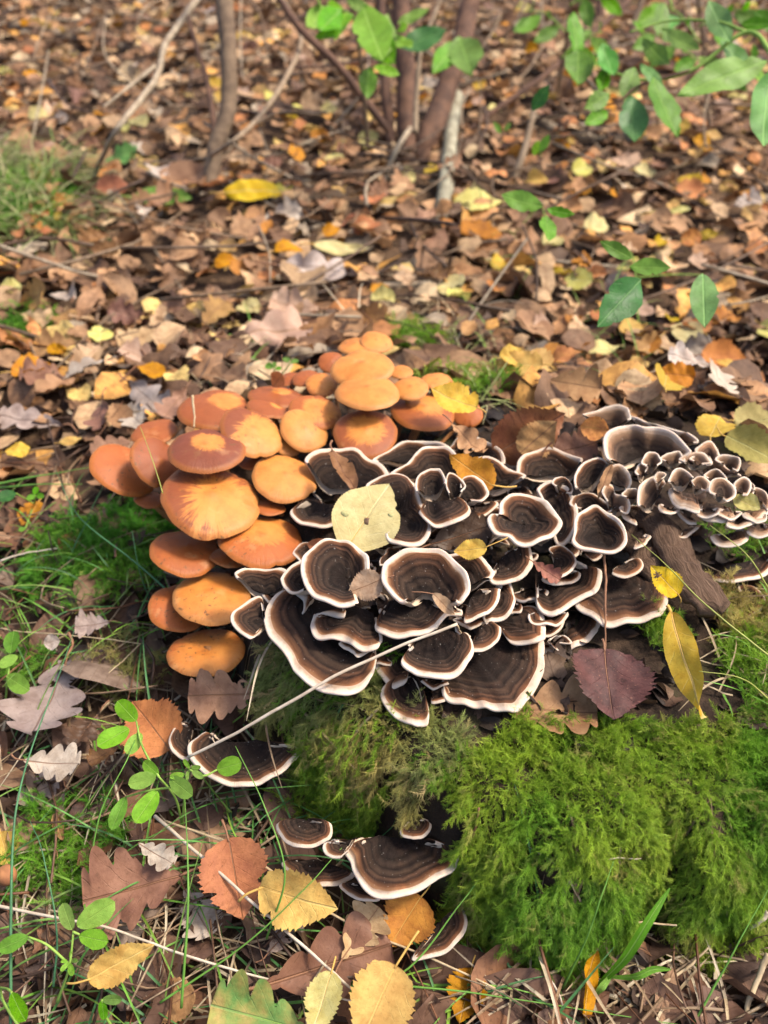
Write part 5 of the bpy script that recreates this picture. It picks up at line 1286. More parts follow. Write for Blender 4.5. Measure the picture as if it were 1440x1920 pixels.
H('oak', 'ash', (258, 1580), (325, 1620), 'pale grey leaf flake on the large brown oak leaf', .036, .034, .9, stalk=0, holes=1)
H('oak', 'grey', (190, 1740), (270, 1745), 'pale lobe of a grey leaf beneath the large brown oak leaf', None, None, 1.1, lift=.012)
H('oak', 'ash', (345, 1665), (395, 1755), 'pale beige leaf skeleton beside the freckled birch leaf', None, None, 1.2, holes=3, lift=.012)
H('birch', 'orange', (428, 1572), (455, 1725), 'rust coloured birch leaf with tiny black dots', .040, .024, 1.25, up=(0, -.4, .9), bend=.2, wavy=.02)
H('birch', 'yellow', (487, 1662), (634, 1705), 'yellow birch leaf with a curled stalk beside the low brackets', .042, .040, .95, up=(0, -.65, .75), bend=-.3, stalk_to=(447, 1690, .036))
H('birch', 'gold', (790, 1680), (730, 1775), 'gold birch leaf under the broad fluted bracket', .030, .022, 1.35, up=(0, -.4, .9))
H('oak', 'buff', (640, 1800), (710, 1700), 'pinkish buff oak leaf below the gold birch leaf', .024, .030, 1.15, up=(0, -.4, .9))
H('oak', 'brown', (490, 1850), (735, 1770), 'big brown and purple oak leaf behind the front yellow leaf', .022, .024, .8, up=(0, -.35, .95), bend=.3)
H('oak', 'grey', (500, 1790), (560, 1715), 'crinkled grey leaf scrap beside the big brown and purple leaf', None, None, .9, wavy=.09, holes=2, lift=.016)
H('birch', 'yellow', (742, 1810), (672, 1965), 'bright yellow birch leaf flat in the foreground', .034, .030, 1.1, up=(0, -.5, .88), bend=.15, wavy=.015, stalk_to=(785, 1745, .040))
H('birch', 'pale', (622, 1822), (582, 1945), 'pale yellow narrow leaf beside the bright yellow one', .036, .034, .82, up=(-.2, -.5, .85), bend=.2)
H('birch', 'gold', (885, 1815), (862, 1918), 'golden serrated leaf lying in the grass below the moss', None, None, 1.05, lift=.014)
H('oak', 'greengold', (580, 1935), (395, 1885), 'green oak leaf with yellowing lobes in the foreground', .020, .030, 1.15, up=(0, -.4, .9), bend=.25)
H('birch', 'yellow', (165, 1838), (290, 1772), 'folded yellow birch leaf with long stalk in the foreground', .030, .032, .72, up=(.25, -.55, .8), cross=1.0, stalk_to=(125, 1844, .026))
H('birch', 'tan', (365, 1860), (270, 1905), 'tan birch leaf under grass in the foreground', None, None, 1.1, lift=.012)
H('willow', 'gold', (1098, 1910), (1118, 1780), 'narrow curled yellow leaf standing below the moss', .010, .034, 1.2, up=(.5, -.75, .3), cross=2.0, stalk=.25)
H('oak', 'russet', (960, 1895), (1050, 1910), 'smooth red brown leaf half covered by grass below the moss', None, None, 1.2)
H('oak', 'dark', (1170, 1860), (1240, 1890), 'dark leaf under the broad bladed grass plant', None, None, 1.2)
H('oak', 'brown', (1230, 1840), (1330, 1860), 'dull brown leaf among dry stems below the moss', None, None, 1.1)
H('oak', 'russet', (1000, 1790), (1090, 1800), 'rusty leaf tucked under the lower edge of the moss', None, None, 1.1)
H('oak', 'russet', (900, 1775), (930, 1815), 'small rusty leaf beside the ground level bracket', None, None, 1.1)
H('round', 'yellow', (0, 1560), (15, 1620), 'yellow leaf edge beside the moss cushion', None, None, 1.0, lift=.012)
H('oak', 'dark', (100, 1770), (60, 1840), 'dark brown leaf under the grass in the foreground corner', None, None, 1.1, lift=.01)
H('oak', 'brown', (60, 1790), (110, 1720), 'brown curled leaf by the whitish straw', None, None, 1.0, lift=.01, cross=1.0)
H('birch', 'gold', (72, 940), (40, 985), 'gold leaf beside tiny clover leaves', None, None, 1.1, lift=.01)
H('birch', 'orange', (150, 1000), (110, 1040), 'deep orange leaf half hidden by grass', None, None, 1.2, lift=.01)
H('oak', 'brown', (20, 960), (60, 1020), 'reddish brown leaf left of the green moss patch', None, None, 1.2, lift=.01)
H('oak', 'tan', (160, 1000), (290, 955), 'long tan leaf lying under the outermost mushroom', None, None, .8, lift=.01)
H('oak', 'tan', (290, 1075), (235, 1085), 'brown leaf scrap beside the torn pale yellow leaf', None, None, 1.1, lift=.012)
H('oak', 'dark', (210, 1210), (160, 1250), 'dark folded leaf above the big grey oak leaf', None, None, 1.0, lift=.012)

# pale petal and gall
H('round', 'ash', (82, 1207), (112, 1200), 'small smooth whitish round leaf beside the thin straw', .034, .036, 1.2, up=FACE, stalk=0)
def ball(name, c, r_, mat, label, cat):
    th = np.linspace(0, np.pi, 14); ph = np.linspace(0, 2 * np.pi, 20, endpoint=False)
    rr = r_ * (1 + .05 * np.sin(3 * th)[:, None] * np.sin(2 * ph)[None] - .10 * np.exp(-(th / .35) ** 2)[:, None])
    V = np.stack([rr * np.sin(th)[:, None] * np.cos(ph)[None], rr * np.sin(th)[:, None] * np.sin(ph)[None], rr * np.cos(th)[:, None] * np.ones_like(ph)[None]], -1).reshape(-1, 3)
    o = link(name, mesh_np(name, V, grid_quads(14, 20, True)), mat); o.location = c; return tag(o, label, cat)
ball('oak_gall', atz(12, 1641, .02), .0062, stem_material('gall_skin', (.30, .13, .05), (.20, .08, .035), 60), 'round brown oak gall beside the moss cushion', 'gall')

# ------------------------------------------------------------------ leaves one can pick out, behind the stump
def B(px, py, size, kind, color, label, ang=None, wide=1.0, group=None, tilt=.3, **kw):
    _ls[0] += 1; r = np.random.default_rng(_ls[0] * 3)
    a = r.uniform(0, 6.283) if ang is None else R(ang)
    c = hit(px, py, .020); depth = np.dot(c - CAM, FWD); L = size * depth / FPX
    d = np.array((math.cos(a), math.sin(a), r.normal(0, tilt * .6))); d /= np.linalg.norm(d)
    e = empty(NAMES[kind])
    up = np.array((r.normal(0, tilt), r.normal(-.45, tilt), 1.0))
    e.matrix_world = frame(c - d * L * .5 + (0, 0, .004), c + d * L * .5 + (0, 0, .004), 0, up)
    args = dict(bend=r.uniform(-.7, .9), cross=r.uniform(0, 1.2), fold=r.uniform(0, .25), wavy=r.uniform(.02, .06), twist=r.uniform(-.5, .5)); args.update(kw)
    V, q_, uv = leaf_arrays(kind, 34, 3, _ls[0], args['bend'], args['cross'], args['fold'], args['wavy'], args['twist'], True, 0, wide)
    link('blade', mesh_np('blade', V, q_, uv=uv), LM[color], e)
    P = np.array([(0, .03, 0), (.02, -.1, .02), (r.normal(0, .06), -.24, .0)])
    tube('stalk', crom(P, 6), .013, STALK.get(color, M_STALKB), e, 5)
    tag(e, label, 'leaf', group)

B(190, 633, 52, 'round', 'pale', 'round pale yellow leaf lying alone on the brown leaves left of the mushrooms', 100)
B(108, 660, 38, 'birch', 'gold', 'small gold leaf next to the round pale yellow one')
B(70, 700, 90, 'birch', 'gold', 'orange gold leaf beside a mossy clump', 10)
B(36, 850, 44, 'round', 'yellow', 'yellow leaf by a broad green blade', 20)
B(135, 832, 44, 'cherry', 'yellow', 'little yellow leaf strip on a tan leaf', 10)
B(215, 845, 85, 'oak', 'tan', 'tan oak leaf under the little yellow strip', 200)
B(225, 785, 70, 'birch', 'tan', 'tan angular leaf behind the thin translucent mushroom', 120)
B(60, 795, 130, 'oak', 'grey', 'long grey beige leaf left of the mushrooms', 170, .7)
B(42, 440, 42, 'birch', 'gold', 'gold leaf at the foot of the grass tussock, first of a pair', 110)
B(72, 433, 46, 'cherry', 'gold', 'gold leaf at the foot of the grass tussock, second of a pair', 130, 1.3)
B(110, 408, 22, 'round', 'yellow', 'tiny yellow leaf on the grass tussock')
B(72, 388, 40, 'round', 'tan', 'tan leaf lying in the grass tussock')
B(108, 208, 36, 'birch', 'yellow', 'yellow leaf beside a white scrap in the far leaves', 80)
B(110, 228, 36, 'oak', 'ash', 'white scrap of leaf under a yellow leaf', 20)
B(452, 223, 42, 'birch', 'gold', 'bright orange leaf beside the single brown trunk', 60)
B(208, 332, 56, 'birch', 'gold', 'gold leaf over a tan one below the blue green leaf', 300)
B(215, 356, 64, 'birch', 'orange', 'tan orange leaf beneath the gold one', 0)
B(302, 330, 80, 'oak', 'ash', 'whitish oak leaf beside the single trunk', 100, 1.1, tilt=.15)
B(222, 298, 80, 'oak', 'bluegreen', 'blue green oak leaf on the far leaves', 10)
B(345, 335, 100, 'birch', 'tan', 'broad tan yellow leaf at the foot of the single trunk', 10)
B(475, 366, 110, 'cherry', 'yellow', 'long yellow leaf to the right of the single trunk foot', 12, 1.2)
B(405, 345, 70, 'birch', 'gold', 'gold leaf directly behind the single trunk foot', 20)
B(522, 358, 55, 'willow', 'olive', 'narrow yellow green leaf beyond the long yellow one', 5)
B(305, 374, 110, 'cherry', 'green', 'fresh green leaf lying flat before the single trunk', 0, 1.2, tilt=.1)
B(700, 380, 58, 'birch', 'orange', 'vivid orange upright leaf in front of the shrub', 95, 1.1)
B(898, 388, 98, 'birch', 'pale', 'large pale yellow leaf beside the lichen covered trunk', 5, .95, tilt=.15)
B(425, 497, 44, 'birch', 'gold', 'gold leaf before the trunk on bleached leaves', 20)
B(512, 628, 150, 'oak', 'buff', 'large pinkish oak leaf with curled lobes behind the mushrooms', 12, .9, tilt=.2, wavy=.09)
B(590, 512, 150, 'oak', 'ash', 'long greyish pink leaf behind the mushrooms', 0, .6)
B(640, 466, 105, 'willow', 'pale', 'long whitish yellow leaf further behind the mushrooms', 0, 1.0)
B(545, 478, 60, 'birch', 'gold', 'ochre leaf left of the long whitish one', 20)
B(462, 580, 54, 'oak', 'pale', 'yellow lobed leaf behind a leaning straw', 30)
B(930, 540, 46, 'round', 'gold', 'orange yellow round leaf behind the stump', 110)
B(1000, 612, 95, 'birch', 'tan', 'tan birch leaf behind the stump', 80, 1.1)
B(1074, 605, 44, 'round', 'gold', 'ochre round leaf beside the tan birch leaf', 90)
B(965, 677, 62, 'birch', 'yellow', 'golden leaf close behind the stump', 20)
B(1040, 668, 66, 'birch', 'gold', 'golden leaf with curled edge close behind the stump', 60)
B(1125, 660, 90, 'cherry', 'pale', 'cream yellow long leaf close behind the stump', 0, 1.2)
B(1286, 632, 68, 'round', 'pale', 'round cream leaf with pointed tip on the right', 95)
B(1245, 722, 95, 'birch', 'yellow', 'large dull yellow leaf close behind the rear fungus clump', 70, 1.0)
B(1360, 682, 95, 'birch', 'orange', 'apricot coloured broad leaf right of the stump', 350, 1.1)
B(1345, 608, 80, 'oak', 'gold', 'golden lobed leaf right of the stump', 20)
B(1300, 362, 66, 'birch', 'gold', 'golden leaf below the green sapling leaves', 350)
B(1255, 400, 80, 'willow', 'pale', 'narrow pale yellow leaf below the green sapling leaves', 10)
B(1295, 452, 44, 'round', 'gold', 'gold leaf of a touching pair on the right', 20)
B(1325, 445, 40, 'cherry', 'yellow', 'slim leaf of a touching pair on the right', 150, 1.3)
B(1155, 372, 40, 'birch', 'gold', 'small ochre leaf in the leaves beyond the seedlings', 40)
B(1210, 325, 46, 'birch', 'pale', 'pale yellow leaf in a bare patch beneath the sapling', 10)
B(1092, 322, 48, 'birch', 'pale', 'cream leaf near the fallen pale branch', 30)
B(1103, 300, 34, 'birch', 'gold', 'gold leaf near the fallen pale branch', 90)
B(1072, 268, 36, 'cherry', 'yellow', 'yellow leaf standing by the fallen pale branch', 100, 1.4)
B(765, 335, 60, 'cherry', 'pale', 'cream yellow leaf between the shrub stems', 95, 1.2)
B(905, 440, 95, 'birch', 'orange', 'amber leaf in front of the lichen covered trunk', 10)
B(1050, 510, 66, 'willow', 'yellow', 'bright yellow curled leaf below the small green seedling', 120, 1.3)
B(1118, 518, 38, 'round', 'gold', 'small orange round leaf below the small green seedling')
B(1340, 806, 84, 'birch', 'yellow', 'bright yellow leaf right behind the rear fungus clump', 60, 1.1, tilt=.2)
B(1415, 795, 84, 'birch', 'olive', 'yellow olive leaf beside the bright yellow one', 0, 1.1, tilt=.2)
B(1405, 850, 100, 'birch', 'olive', 'dull olive yellow leaf below the bright yellow one', 330, 1.0, tilt=.2)
B(1400, 380, 60, 'oak', 'ash', 'pale crumpled leaf under the sapling at the right', 20)
B(1415, 470, 50, 'birch', 'gold', 'gold leaf right of the touching pair', 200)
B(880, 620, 46, 'birch', 'tan', 'brown leaf beyond the moss fringe', 60)
B(860, 505, 70, 'oak', 'tan', 'tan lobed leaf behind the bleached grass', 30)
B(820, 455, 60, 'birch', 'tan', 'russet leaf in front of the lichen covered trunk foot', 60)
B(1210, 655, 70, 'oak', 'tan', 'large tan leaf between yellow ones right of the stump', 20)

# many more of the same look, told apart by place alone
fol = [('yellow', 'birch', 'yellow birch leaf lying', 'scattered yellow birch leaves'), ('gold', 'birch', 'ochre birch leaf lying', 'scattered ochre birch leaves'),
       ('pale', 'round', 'pale cream round leaf lying', 'scattered pale leaves'), ('tan', 'oak', 'tan oak leaf lying', 'scattered tan oak leaves'),
       ('buff', 'oak', 'bleached oak leaf lying', 'scattered bleached oak leaves'), ('brown', 'oak', 'brown oak leaf lying', 'scattered brown oak leaves'),
       ('orange', 'birch', 'rusty orange birch leaf lying', 'scattered rusty leaves'), ('ash', 'oak', 'grey white oak leaf lying', 'scattered grey white leaves')]
def ZN(px, py):
    if py < 260:
        return 'in the far litter ' + ('beyond the grass tussock' if px < 330 else 'between the single trunk and the shrub' if px < 700 else 'right behind the shrub' if px < 940 else 'under the overhanging sapling')
    if py < 480:
        return 'among leaves ' + ('round the grass tussock' if px < 260 else 'at the foot of the single trunk' if px < 560 else 'before the shrub and leaning pole' if px < 930 else 'round the small three leaved seedling' if px < 1140 else 'below the overhanging sapling')
    return 'close behind the stump ' + ('left of the mushrooms' if px < 330 else 'beyond the brown mushrooms' if px < 640 else 'beyond the bleached grass' if px < 930 else 'before the small three leaved seedling' if px < 1120 else 'round the taller seedling')
rb = np.random.default_rng(77)
fp = np.array([.10, .15, .10, .21, .13, .17, .09, .05])
taken = []
cnt = 0
while cnt < 280:
    px = rb.uniform(-20, 1460); py = rb.uniform(10, 800) if rb.uniform() < .85 else rb.uniform(10, 300)
    if 330 < px < 930 and py > 610: continue
    if px > 930 and py > 735: continue
    c = hit(px, py, .012)
    if any((c[0] - a) ** 2 + (c[1] - b) ** 2 < .030 ** 2 for a, b in taken): continue
    taken.append((c[0], c[1]))
    depth = np.dot(c - CAM, FWD)
    w = fp.copy()
    if px > 820: w[[0, 1, 2]] *= 2.6
    if px < 420 and py > 380: w[[0, 1, 2]] *= .35
    k = rb.choice(8, p=w / w.sum()); col_, kd, lab, grp = fol[k]
    sz = (.054 if kd == 'oak' else .036) * rb.uniform(.7, 1.3) * FPX / depth
    zone_ = ZN(px, py)
    B(px, py, sz, kd, col_, lab + ' ' + zone_, None, rb.uniform(.85, 1.2), grp + ' ' + zone_, .4)
    cnt += 1

# ------------------------------------------------------------------ green seedlings in the foreground
def seedling(name, label, rootp, leaflets, stems, color='lime', cat='seedling', kind='leaflet', sr=.0006, wide=1.0):
    Rt = atz(*rootp); e = empty(name, Rt)
    for pts in stems:
        P = np.array([atz(*p_) for p_ in pts]) - Rt
        P = crom(P, 6 * len(P)) if len(P) > 2 else np.linspace(P[0], P[1], 8)
        tube('stem', P, np.linspace(sr * 1.3, sr, len(P)), M_STALKG, e, 6)
    for lf in leaflets:
        b, tp, z1, z2 = lf[:4]; _ls[0] += 1
        Bq, Tq = atz(*b, z1), atz(*tp, z2)
        V, q_, uv = leaf_arrays(kind, 16, 3, _ls[0], random.uniform(-.3, .4), random.uniform(.05, .5), .1, .012, random.uniform(-.2, .2), True, 0, lf[4] if len(lf) > 4 else wide)
        Mx = frame(Bq, Tq, random.uniform(-.2, .2), (random.uniform(-.15, .15), -.55, .85))
        o = link('leaflet', mesh_np('leaflet', V, q_, uv=uv), LM[lf[5] if len(lf) > 5 else color], e)
        o.matrix_local = Matrix.Translation(-Vector(Rt)) @ Mx
    tag(e, label, cat)
def q4(x, y): return (x / 2.25, 1150 + y / 2.25)
seedling('clover_seedling', 'lime green seedling with oval leaflets before the low half round bracket', (*q4(770, 900), .012),
  [(q4(575, 455), q4(495, 370), .066, .070), (q4(545, 485), q4(410, 560), .064, .066), (q4(595, 505), q4(535, 595), .064, .062), (q4(668, 680), q4(605, 625), .070, .072),
   (q4(660, 690), q4(540, 720), .070, .068), (q4(665, 750), q4(570, 885), .068, .064), (q4(715, 695), q4(812, 770), .074, .074), (q4(530, 775), q4(470, 915), .056, .050, .8, 'green'),
   (q4(780, 680), q4(715, 690), .075, .076, .8), (q4(800, 655), q4(775, 615), .078, .080, .7), (q4(805, 650), q4(848, 650), .078, .080, .7), (q4(810, 665), q4(858, 695), .078, .078, .8), (q4(790, 665), q4(790, 705), .078, .076, .7),
   (q4(915, 660), q4(1020, 630), .075, .078, 1.3)],
  [[(*q4(770, 900), .012), (*q4(740, 780), .05), (*q4(670, 690), .070)], [(*q4(770, 900), .012), (*q4(780, 760), .06), (*q4(800, 660), .078)], [(*q4(670, 690), .070), (*q4(600, 560), .066), (*q4(575, 455), .066)],
   [(*q4(715, 735), .066), (*q4(620, 750), .06), (*q4(530, 775), .056)], [(*q4(800, 660), .078), (*q4(860, 685), .076), (*q4(915, 660), .075)]])
seedling('clover_seedling', 'lime green seedling with four oval leaflets over the whitish straw', (*q4(240, 1640), .008),
  [(q4(305, 1335), q4(265, 1222), .044, .050), (q4(325, 1320), q4(485, 1215), .044, .048), (q4(335, 1360), q4(458, 1385), .044, .044), (q4(120, 1365), q4(-10, 1420), .040, .040, .9, 'green'),
   (q4(290, 1470), q4(255, 1510), .034, .034, .8), (q4(295, 1475), q4(305, 1530), .034, .032, .9), (q4(300, 1465), q4(330, 1465), .034, .036, .8), (q4(285, 1465), q4(255, 1470), .034, .036, .8), (q4(295, 1460), q4(300, 1425), .034, .038, .6)],
  [[(*q4(240, 1640), .008), (*q4(290, 1500), .03), (*q4(310, 1340), .044)], [(*q4(290, 1480), .032), (*q4(200, 1400), .038), (*q4(120, 1365), .040)], [(*q4(310, 1345), .044), (*q4(335, 1355), .044)]])
seedling('clover_seedling', 'lime green seedling with three leaflets beside the thin straw', (*q4(20, 430), .010),
  [(q4(45, 170), q4(60, 75), .050, .056, 1.25, 'green'), (q4(75, 180), q4(-5, 225), .048, .046), (q4(30, 265), q4(125, 325), .044, .042)],
  [[(*q4(20, 430), .010), (*q4(30, 300), .035), (*q4(45, 175), .048)], [(*q4(28, 320), .033), (*q4(30, 265), .044)]])
seedling('clover_seedling', 'lone lime green leaflet on a stem in the foreground corner', (*q4(90, 1720), .006),
  [(q4(50, 1600), q4(110, 1720), .034, .028, 1.0)], [[(*q4(0, 1580), .02), (*q4(30, 1585), .03), (*q4(50, 1600), .034)], [(*q4(90, 1760), .004), (*q4(20, 1650), .02), (*q4(0, 1580), .02)]])
seedling('green_leaf_sprout', 'bent green leaf sprout among dry stems in the foreground', (*q4(470, 1730), .006),
  [(q4(430, 1630), q4(515, 1630), .024, .022, .9, 'green'), (q4(430, 1630), q4(440, 1715), .024, .014, .7, 'green')], [[(*q4(470, 1740), .004), (*q4(440, 1690), .014), (*q4(430, 1630), .024)]])
seedling('clover_seedling', 'tiny dark green clover left of the outermost mushroom', (65, 945, .02),
  [((66, 930), (50, 935), .05, .05, 1.3, 'green'), ((66, 928), (68, 912), .05, .054, 1.3, 'green'), ((68, 930), (83, 930), .05, .05, 1.3, 'green'), ((30, 925), (-5, 935), .045, .045, 1.3, 'deep'), ((48, 990), (35, 995), .03, .03, 1.3, 'green')],
  [[(65, 945, .02), (66, 929, .05)], [(65, 945, .02), (30, 925, .045)], [(60, 955, .02), (48, 990, .03)]])
seedling('clover_seedling', 'small bright clover behind the brown mushrooms', (515, 720, .06),
  [((512, 690), (498, 683), .09, .09, 1.2, 'green'), ((514, 690), (515, 678), .09, .094, 1.2, 'green'), ((516, 692), (528, 690), .09, .09, 1.2, 'green'), ((545, 680), (560, 676), .09, .09, 1.2, 'green'), ((540, 680), (535, 670), .09, .09, 1.2, 'green')],
  [[(515, 720, .06), (514, 690, .09)], [(515, 720, .06), (545, 680, .09)]])

# ------------------------------------------------------------------ saplings and shrubs behind
def branch_thing(name, label, cat, limbs, leaves=(), mat=M_BARKRED, leafcol='green'):
    """limbs: (points [(px, py, depth)], r0, r1, material, part name); leaves: (base px, tip px, depth0, depth1, width, colour)"""
    base = atd(*limbs[0][0][0]); e = empty(name, base)
    for pts, r0, r1, m, pn in limbs:
        P = np.array([atd(*p_) for p_ in pts]) - base
        n_ = 8 * len(P); P = crom(P, n_) if len(P) > 2 else np.linspace(P[0], P[1], n_)
        rr = np.linspace(r0, r1, n_) * (1 + .10 * vnoise(len(pn) + n_, n_, 4))
        P = P + np.stack([vnoise(3 + n_, n_, 4), vnoise(4 + n_, n_, 4), 0 * rr], -1) * (r0 * .5)
        V, q_, t3, uv = tube_arrays(P, rr, 16)
        if r0 > .009: V = V + np.random.default_rng(n_).normal(0, r0 * .05, V.shape)
        link(pn, mesh_np(pn, V, q_, t3, uv), m, e)
    for b, tp, d0, d1, wd, colr in leaves:
        _ls[0] += 1
        V, q_, uv = leaf_arrays('cherry', 30, 3, _ls[0], random.uniform(-.2, .7), random.uniform(.1, .8), .12, .02, random.uniform(-.3, .3), True, 0, wd * .78)
        o = link('leaf', mesh_np('leaf', V, q_, uv=uv), LM[colr], e)
        o.matrix_local = Matrix.Translation(-Vector(base)) @ frame(atd(*b, d0), atd(*tp, d1), random.uniform(-.3, .3), (random.uniform(-.2, .2), -.8, .55))
    tag(e, label, cat)
def gd(px, py): return float(np.dot(hit(px, py) - CAM, FWD))
def gpt(px, py): return (px, py, gd(px, py) + .01)

d0 = gd(398, 372)
branch_thing('shrub', 'single slim brown trunk standing alone in the leaves', 'shrub',
  [([(396, 385, d0), (398, 320, d0), (408, 265, d0), (426, 215, d0), (428, 140, d0), (424, 60, d0), (422, -10, d0), (420, -120, d0), (412, -420, d0)], .0125, .015, M_BARKBR, 'trunk'),
   ([(405, 268, d0), (400, 215, d0), (390, 150, d0 + .02), (368, 85, d0 + .03), (350, 30, d0 + .04)], .006, .003, M_BARKRED, 'branch')])
d1 = gd(770, 300)
branch_thing('shrub', 'many stemmed reddish brown shrub', 'shrub',
  [([(765, 315, d1), (762, 250, d1), (760, 180, d1), (757, 90, d1), (755, 0, d1), (753, -150, d1), (750, -420, d1)], .017, .015, M_BARKRED, 'trunk'),
   ([(790, 310, d1), (805, 260, d1), (835, 190, d1 + .02), (862, 110, d1 + .03), (880, 30, d1 + .05), (890, -40, d1 + .06), (905, -200, d1 + .08), (920, -420, d1 + .1)], .022, .015, M_BARKRED, 'trunk'),
   ([(735, 295, d1), (728, 220, d1), (722, 150, d1), (718, 60, d1), (716, -20, d1), (712, -260, d1)], .010, .008, M_BARKRED, 'trunk'),
   ([(732, 250, d1), (690, 195, d1 - .02), (640, 130, d1 - .04), (590, 80, d1 - .05), (550, 35, d1 - .05), (520, -10, d1 - .05), (480, -80, d1 - .05)], .007, .006, M_BARKRED, 'branch'),
   ([(870, 250, d1 + .1), (930, 205, d1 + .12), (1010, 150, d1 + .15), (1100, 75, d1 + .2), (1170, 10, d1 + .25), (1200, -30, d1 + .3)], .006, .005, M_BARKRED, 'branch'),
   ([(778, 250, d1 - .05), (782, 180, d1 - .05), (790, 100, d1 - .06), (810, 40, d1 - .06), (828, -10, d1 - .06)], .005, .004, M_TWIG, 'branch')],
  [((640, 15), (600, 55), 1.25, 1.2, 1.4, 'green'), ((590, 70), (640, 60), 1.25, 1.25, 1.2, 'lime'), ((680, 10), (718, 112), 1.2, 1.15, 1.5, 'lime'), ((728, 25), (722, 105), 1.25, 1.22, 1.3, 'lime'),
   ((700, 125), (750, 140), 1.2, 1.2, 1.5, 'lime'), ((692, 125), (688, 185), 1.2, 1.18, 1.5, 'green'), ((748, 88), (838, 55), 1.35, 1.35, 1.6, 'deep'), ((745, 45), (806, 15), 1.3, 1.3, 1.0, 'lime'),
   ((862, 70), (885, 140), 1.35, 1.3, 1.8, 'green'), ((855, 80), (812, 138), 1.35, 1.3, 1.1, 'green'), ((650, 0), (700, 22), 1.25, 1.25, 1.3, 'lime')])
d2 = gd(828, 425)
branch_thing('fallen_pole', 'grey lichen covered pole leaning against the shrub', 'pole', [([(826, 428, d2), (835, 370, d2 + .04), (845, 300, d2 + .14), (850, 230, d2 + .24), (853, 180, d2 + .3)], .0125, .011, M_BARKGR, 'shaft')])
branch_thing('fallen_branch', 'thin pale bent stick leaning at the shrub foot', 'branch', [([gpt(715, 370), (725, 325, gd(725, 345)), (745, 275, gd(745, 345)), (768, 240, gd(745, 345) + .05)], .005, .004, M_TWIGPALE, 'stick')])
branch_thing('fallen_branch', 'grey stub standing at an angle among the leaves', 'branch', [([gpt(965, 338), (980, 290, gd(965, 338)), (995, 225, gd(965, 338)), (1000, 195, gd(965, 338))], .0068, .0045, M_TWIG, 'stick')], [((998, 208), (1030, 158), .92, .9, 1.5, 'deep')])
branch_thing('fallen_branch', 'pale fallen branch lying flat beneath the sapling', 'branch', [([gpt(1000, 225), gpt(1045, 243), gpt(1100, 258), gpt(1180, 262), gpt(1275, 272)], .010, .008, M_TWIGPALE, 'stick')])
branch_thing('fallen_branch', 'dark grey fallen branch lying in the far leaves', 'branch', [([gpt(20, 50), gpt(110, 68), gpt(200, 82), gpt(290, 100), gpt(420, 120), gpt(520, 110)], .016, .012, M_TWIG, 'stick')])
dz = gd(300, 250)
branch_thing('fallen_branch', 'pale crooked dead twig arching over the far leaves', 'branch', [([gpt(178, 325), (215, 250, 1.25), (265, 185, 1.3), (298, 135, 1.35), (310, 85, 1.4), (340, 40, 1.45), (372, -5, 1.5)], .0035, .0055, M_TWIGPALE, 'stick'), ([(290, 125, 1.36), (240, 165, 1.33), (195, 200, 1.3)], .003, .0015, M_TWIGPALE, 'twig')])
branch_thing('fallen_branch', 'long curved dead twig beside the single trunk', 'branch', [([gpt(370, 305), (430, 270, 1.25), (490, 215, 1.35), (540, 140, 1.45), (565, 70, 1.55), (530, 0, 1.6)], .003, .005, M_TWIG, 'stick'), ([(470, 235, 1.31), (530, 210, 1.32), (600, 215, 1.3)], .002, .001, M_TWIG, 'twig')])
branch_thing('fallen_branch', 'short dark stick lying before the far leaves in the middle', 'branch', [([gpt(460, 500), gpt(495, 535), gpt(535, 560)], .005, .004, M_TWIG, 'stick')])
branch_thing('fallen_branch', 'thin straight stick lying behind the mushrooms', 'branch', [([gpt(345, 552), gpt(400, 556), gpt(470, 553)], .0035, .003, M_TWIG, 'stick')])
branch_thing('fallen_branch', 'pale curved stick lying in front of the single trunk', 'branch', [([gpt(495, 430), gpt(545, 436), gpt(600, 424)], .004, .003, M_TWIGPALE, 'stick')])
branch_thing('fallen_branch', 'bleached stick lying in dry grass behind the rear mushrooms', 'branch', [([gpt(640, 545), gpt(720, 538), gpt(810, 533)], .0055, .005, M_TWIGPALE, 'stick')])
branch_thing('fallen_branch', 'thin twig bent in the yellow leaves behind the stump', 'branch', [([gpt(955, 530), gpt(990, 515), gpt(1020, 545), gpt(1052, 583)], .0014, .001, M_TWIG, 'stick')])
branch_thing('shrub', 'bare grey thicket stems far behind the sapling', 'shrub',
  [([(1130, 60, 2.3), (1125, 20, 2.3), (1122, -30, 2.3), (1120, -200, 2.3)], .012, .010, M_BARKRED, 'trunk'), ([(1185, 90, 2.2), (1190, 40, 2.2), (1205, -10, 2.2), (1230, -200, 2.2)], .008, .006, M_BARKBR, 'trunk'),
   ([(1000, 110, 2.4), (985, 60, 2.4), (975, 0, 2.4), (970, -200, 2.4)], .007, .006, M_TWIG, 'trunk'), ([(940, 130, 2.2), (960, 60, 2.2), (985, 0, 2.2), (1010, -100, 2.2)], .006, .004, M_TWIG, 'branch'),
   ([(1260, 80, 2.4), (1300, 30, 2.4), (1340, -20, 2.4)], .006, .004, M_TWIG, 'branch')])

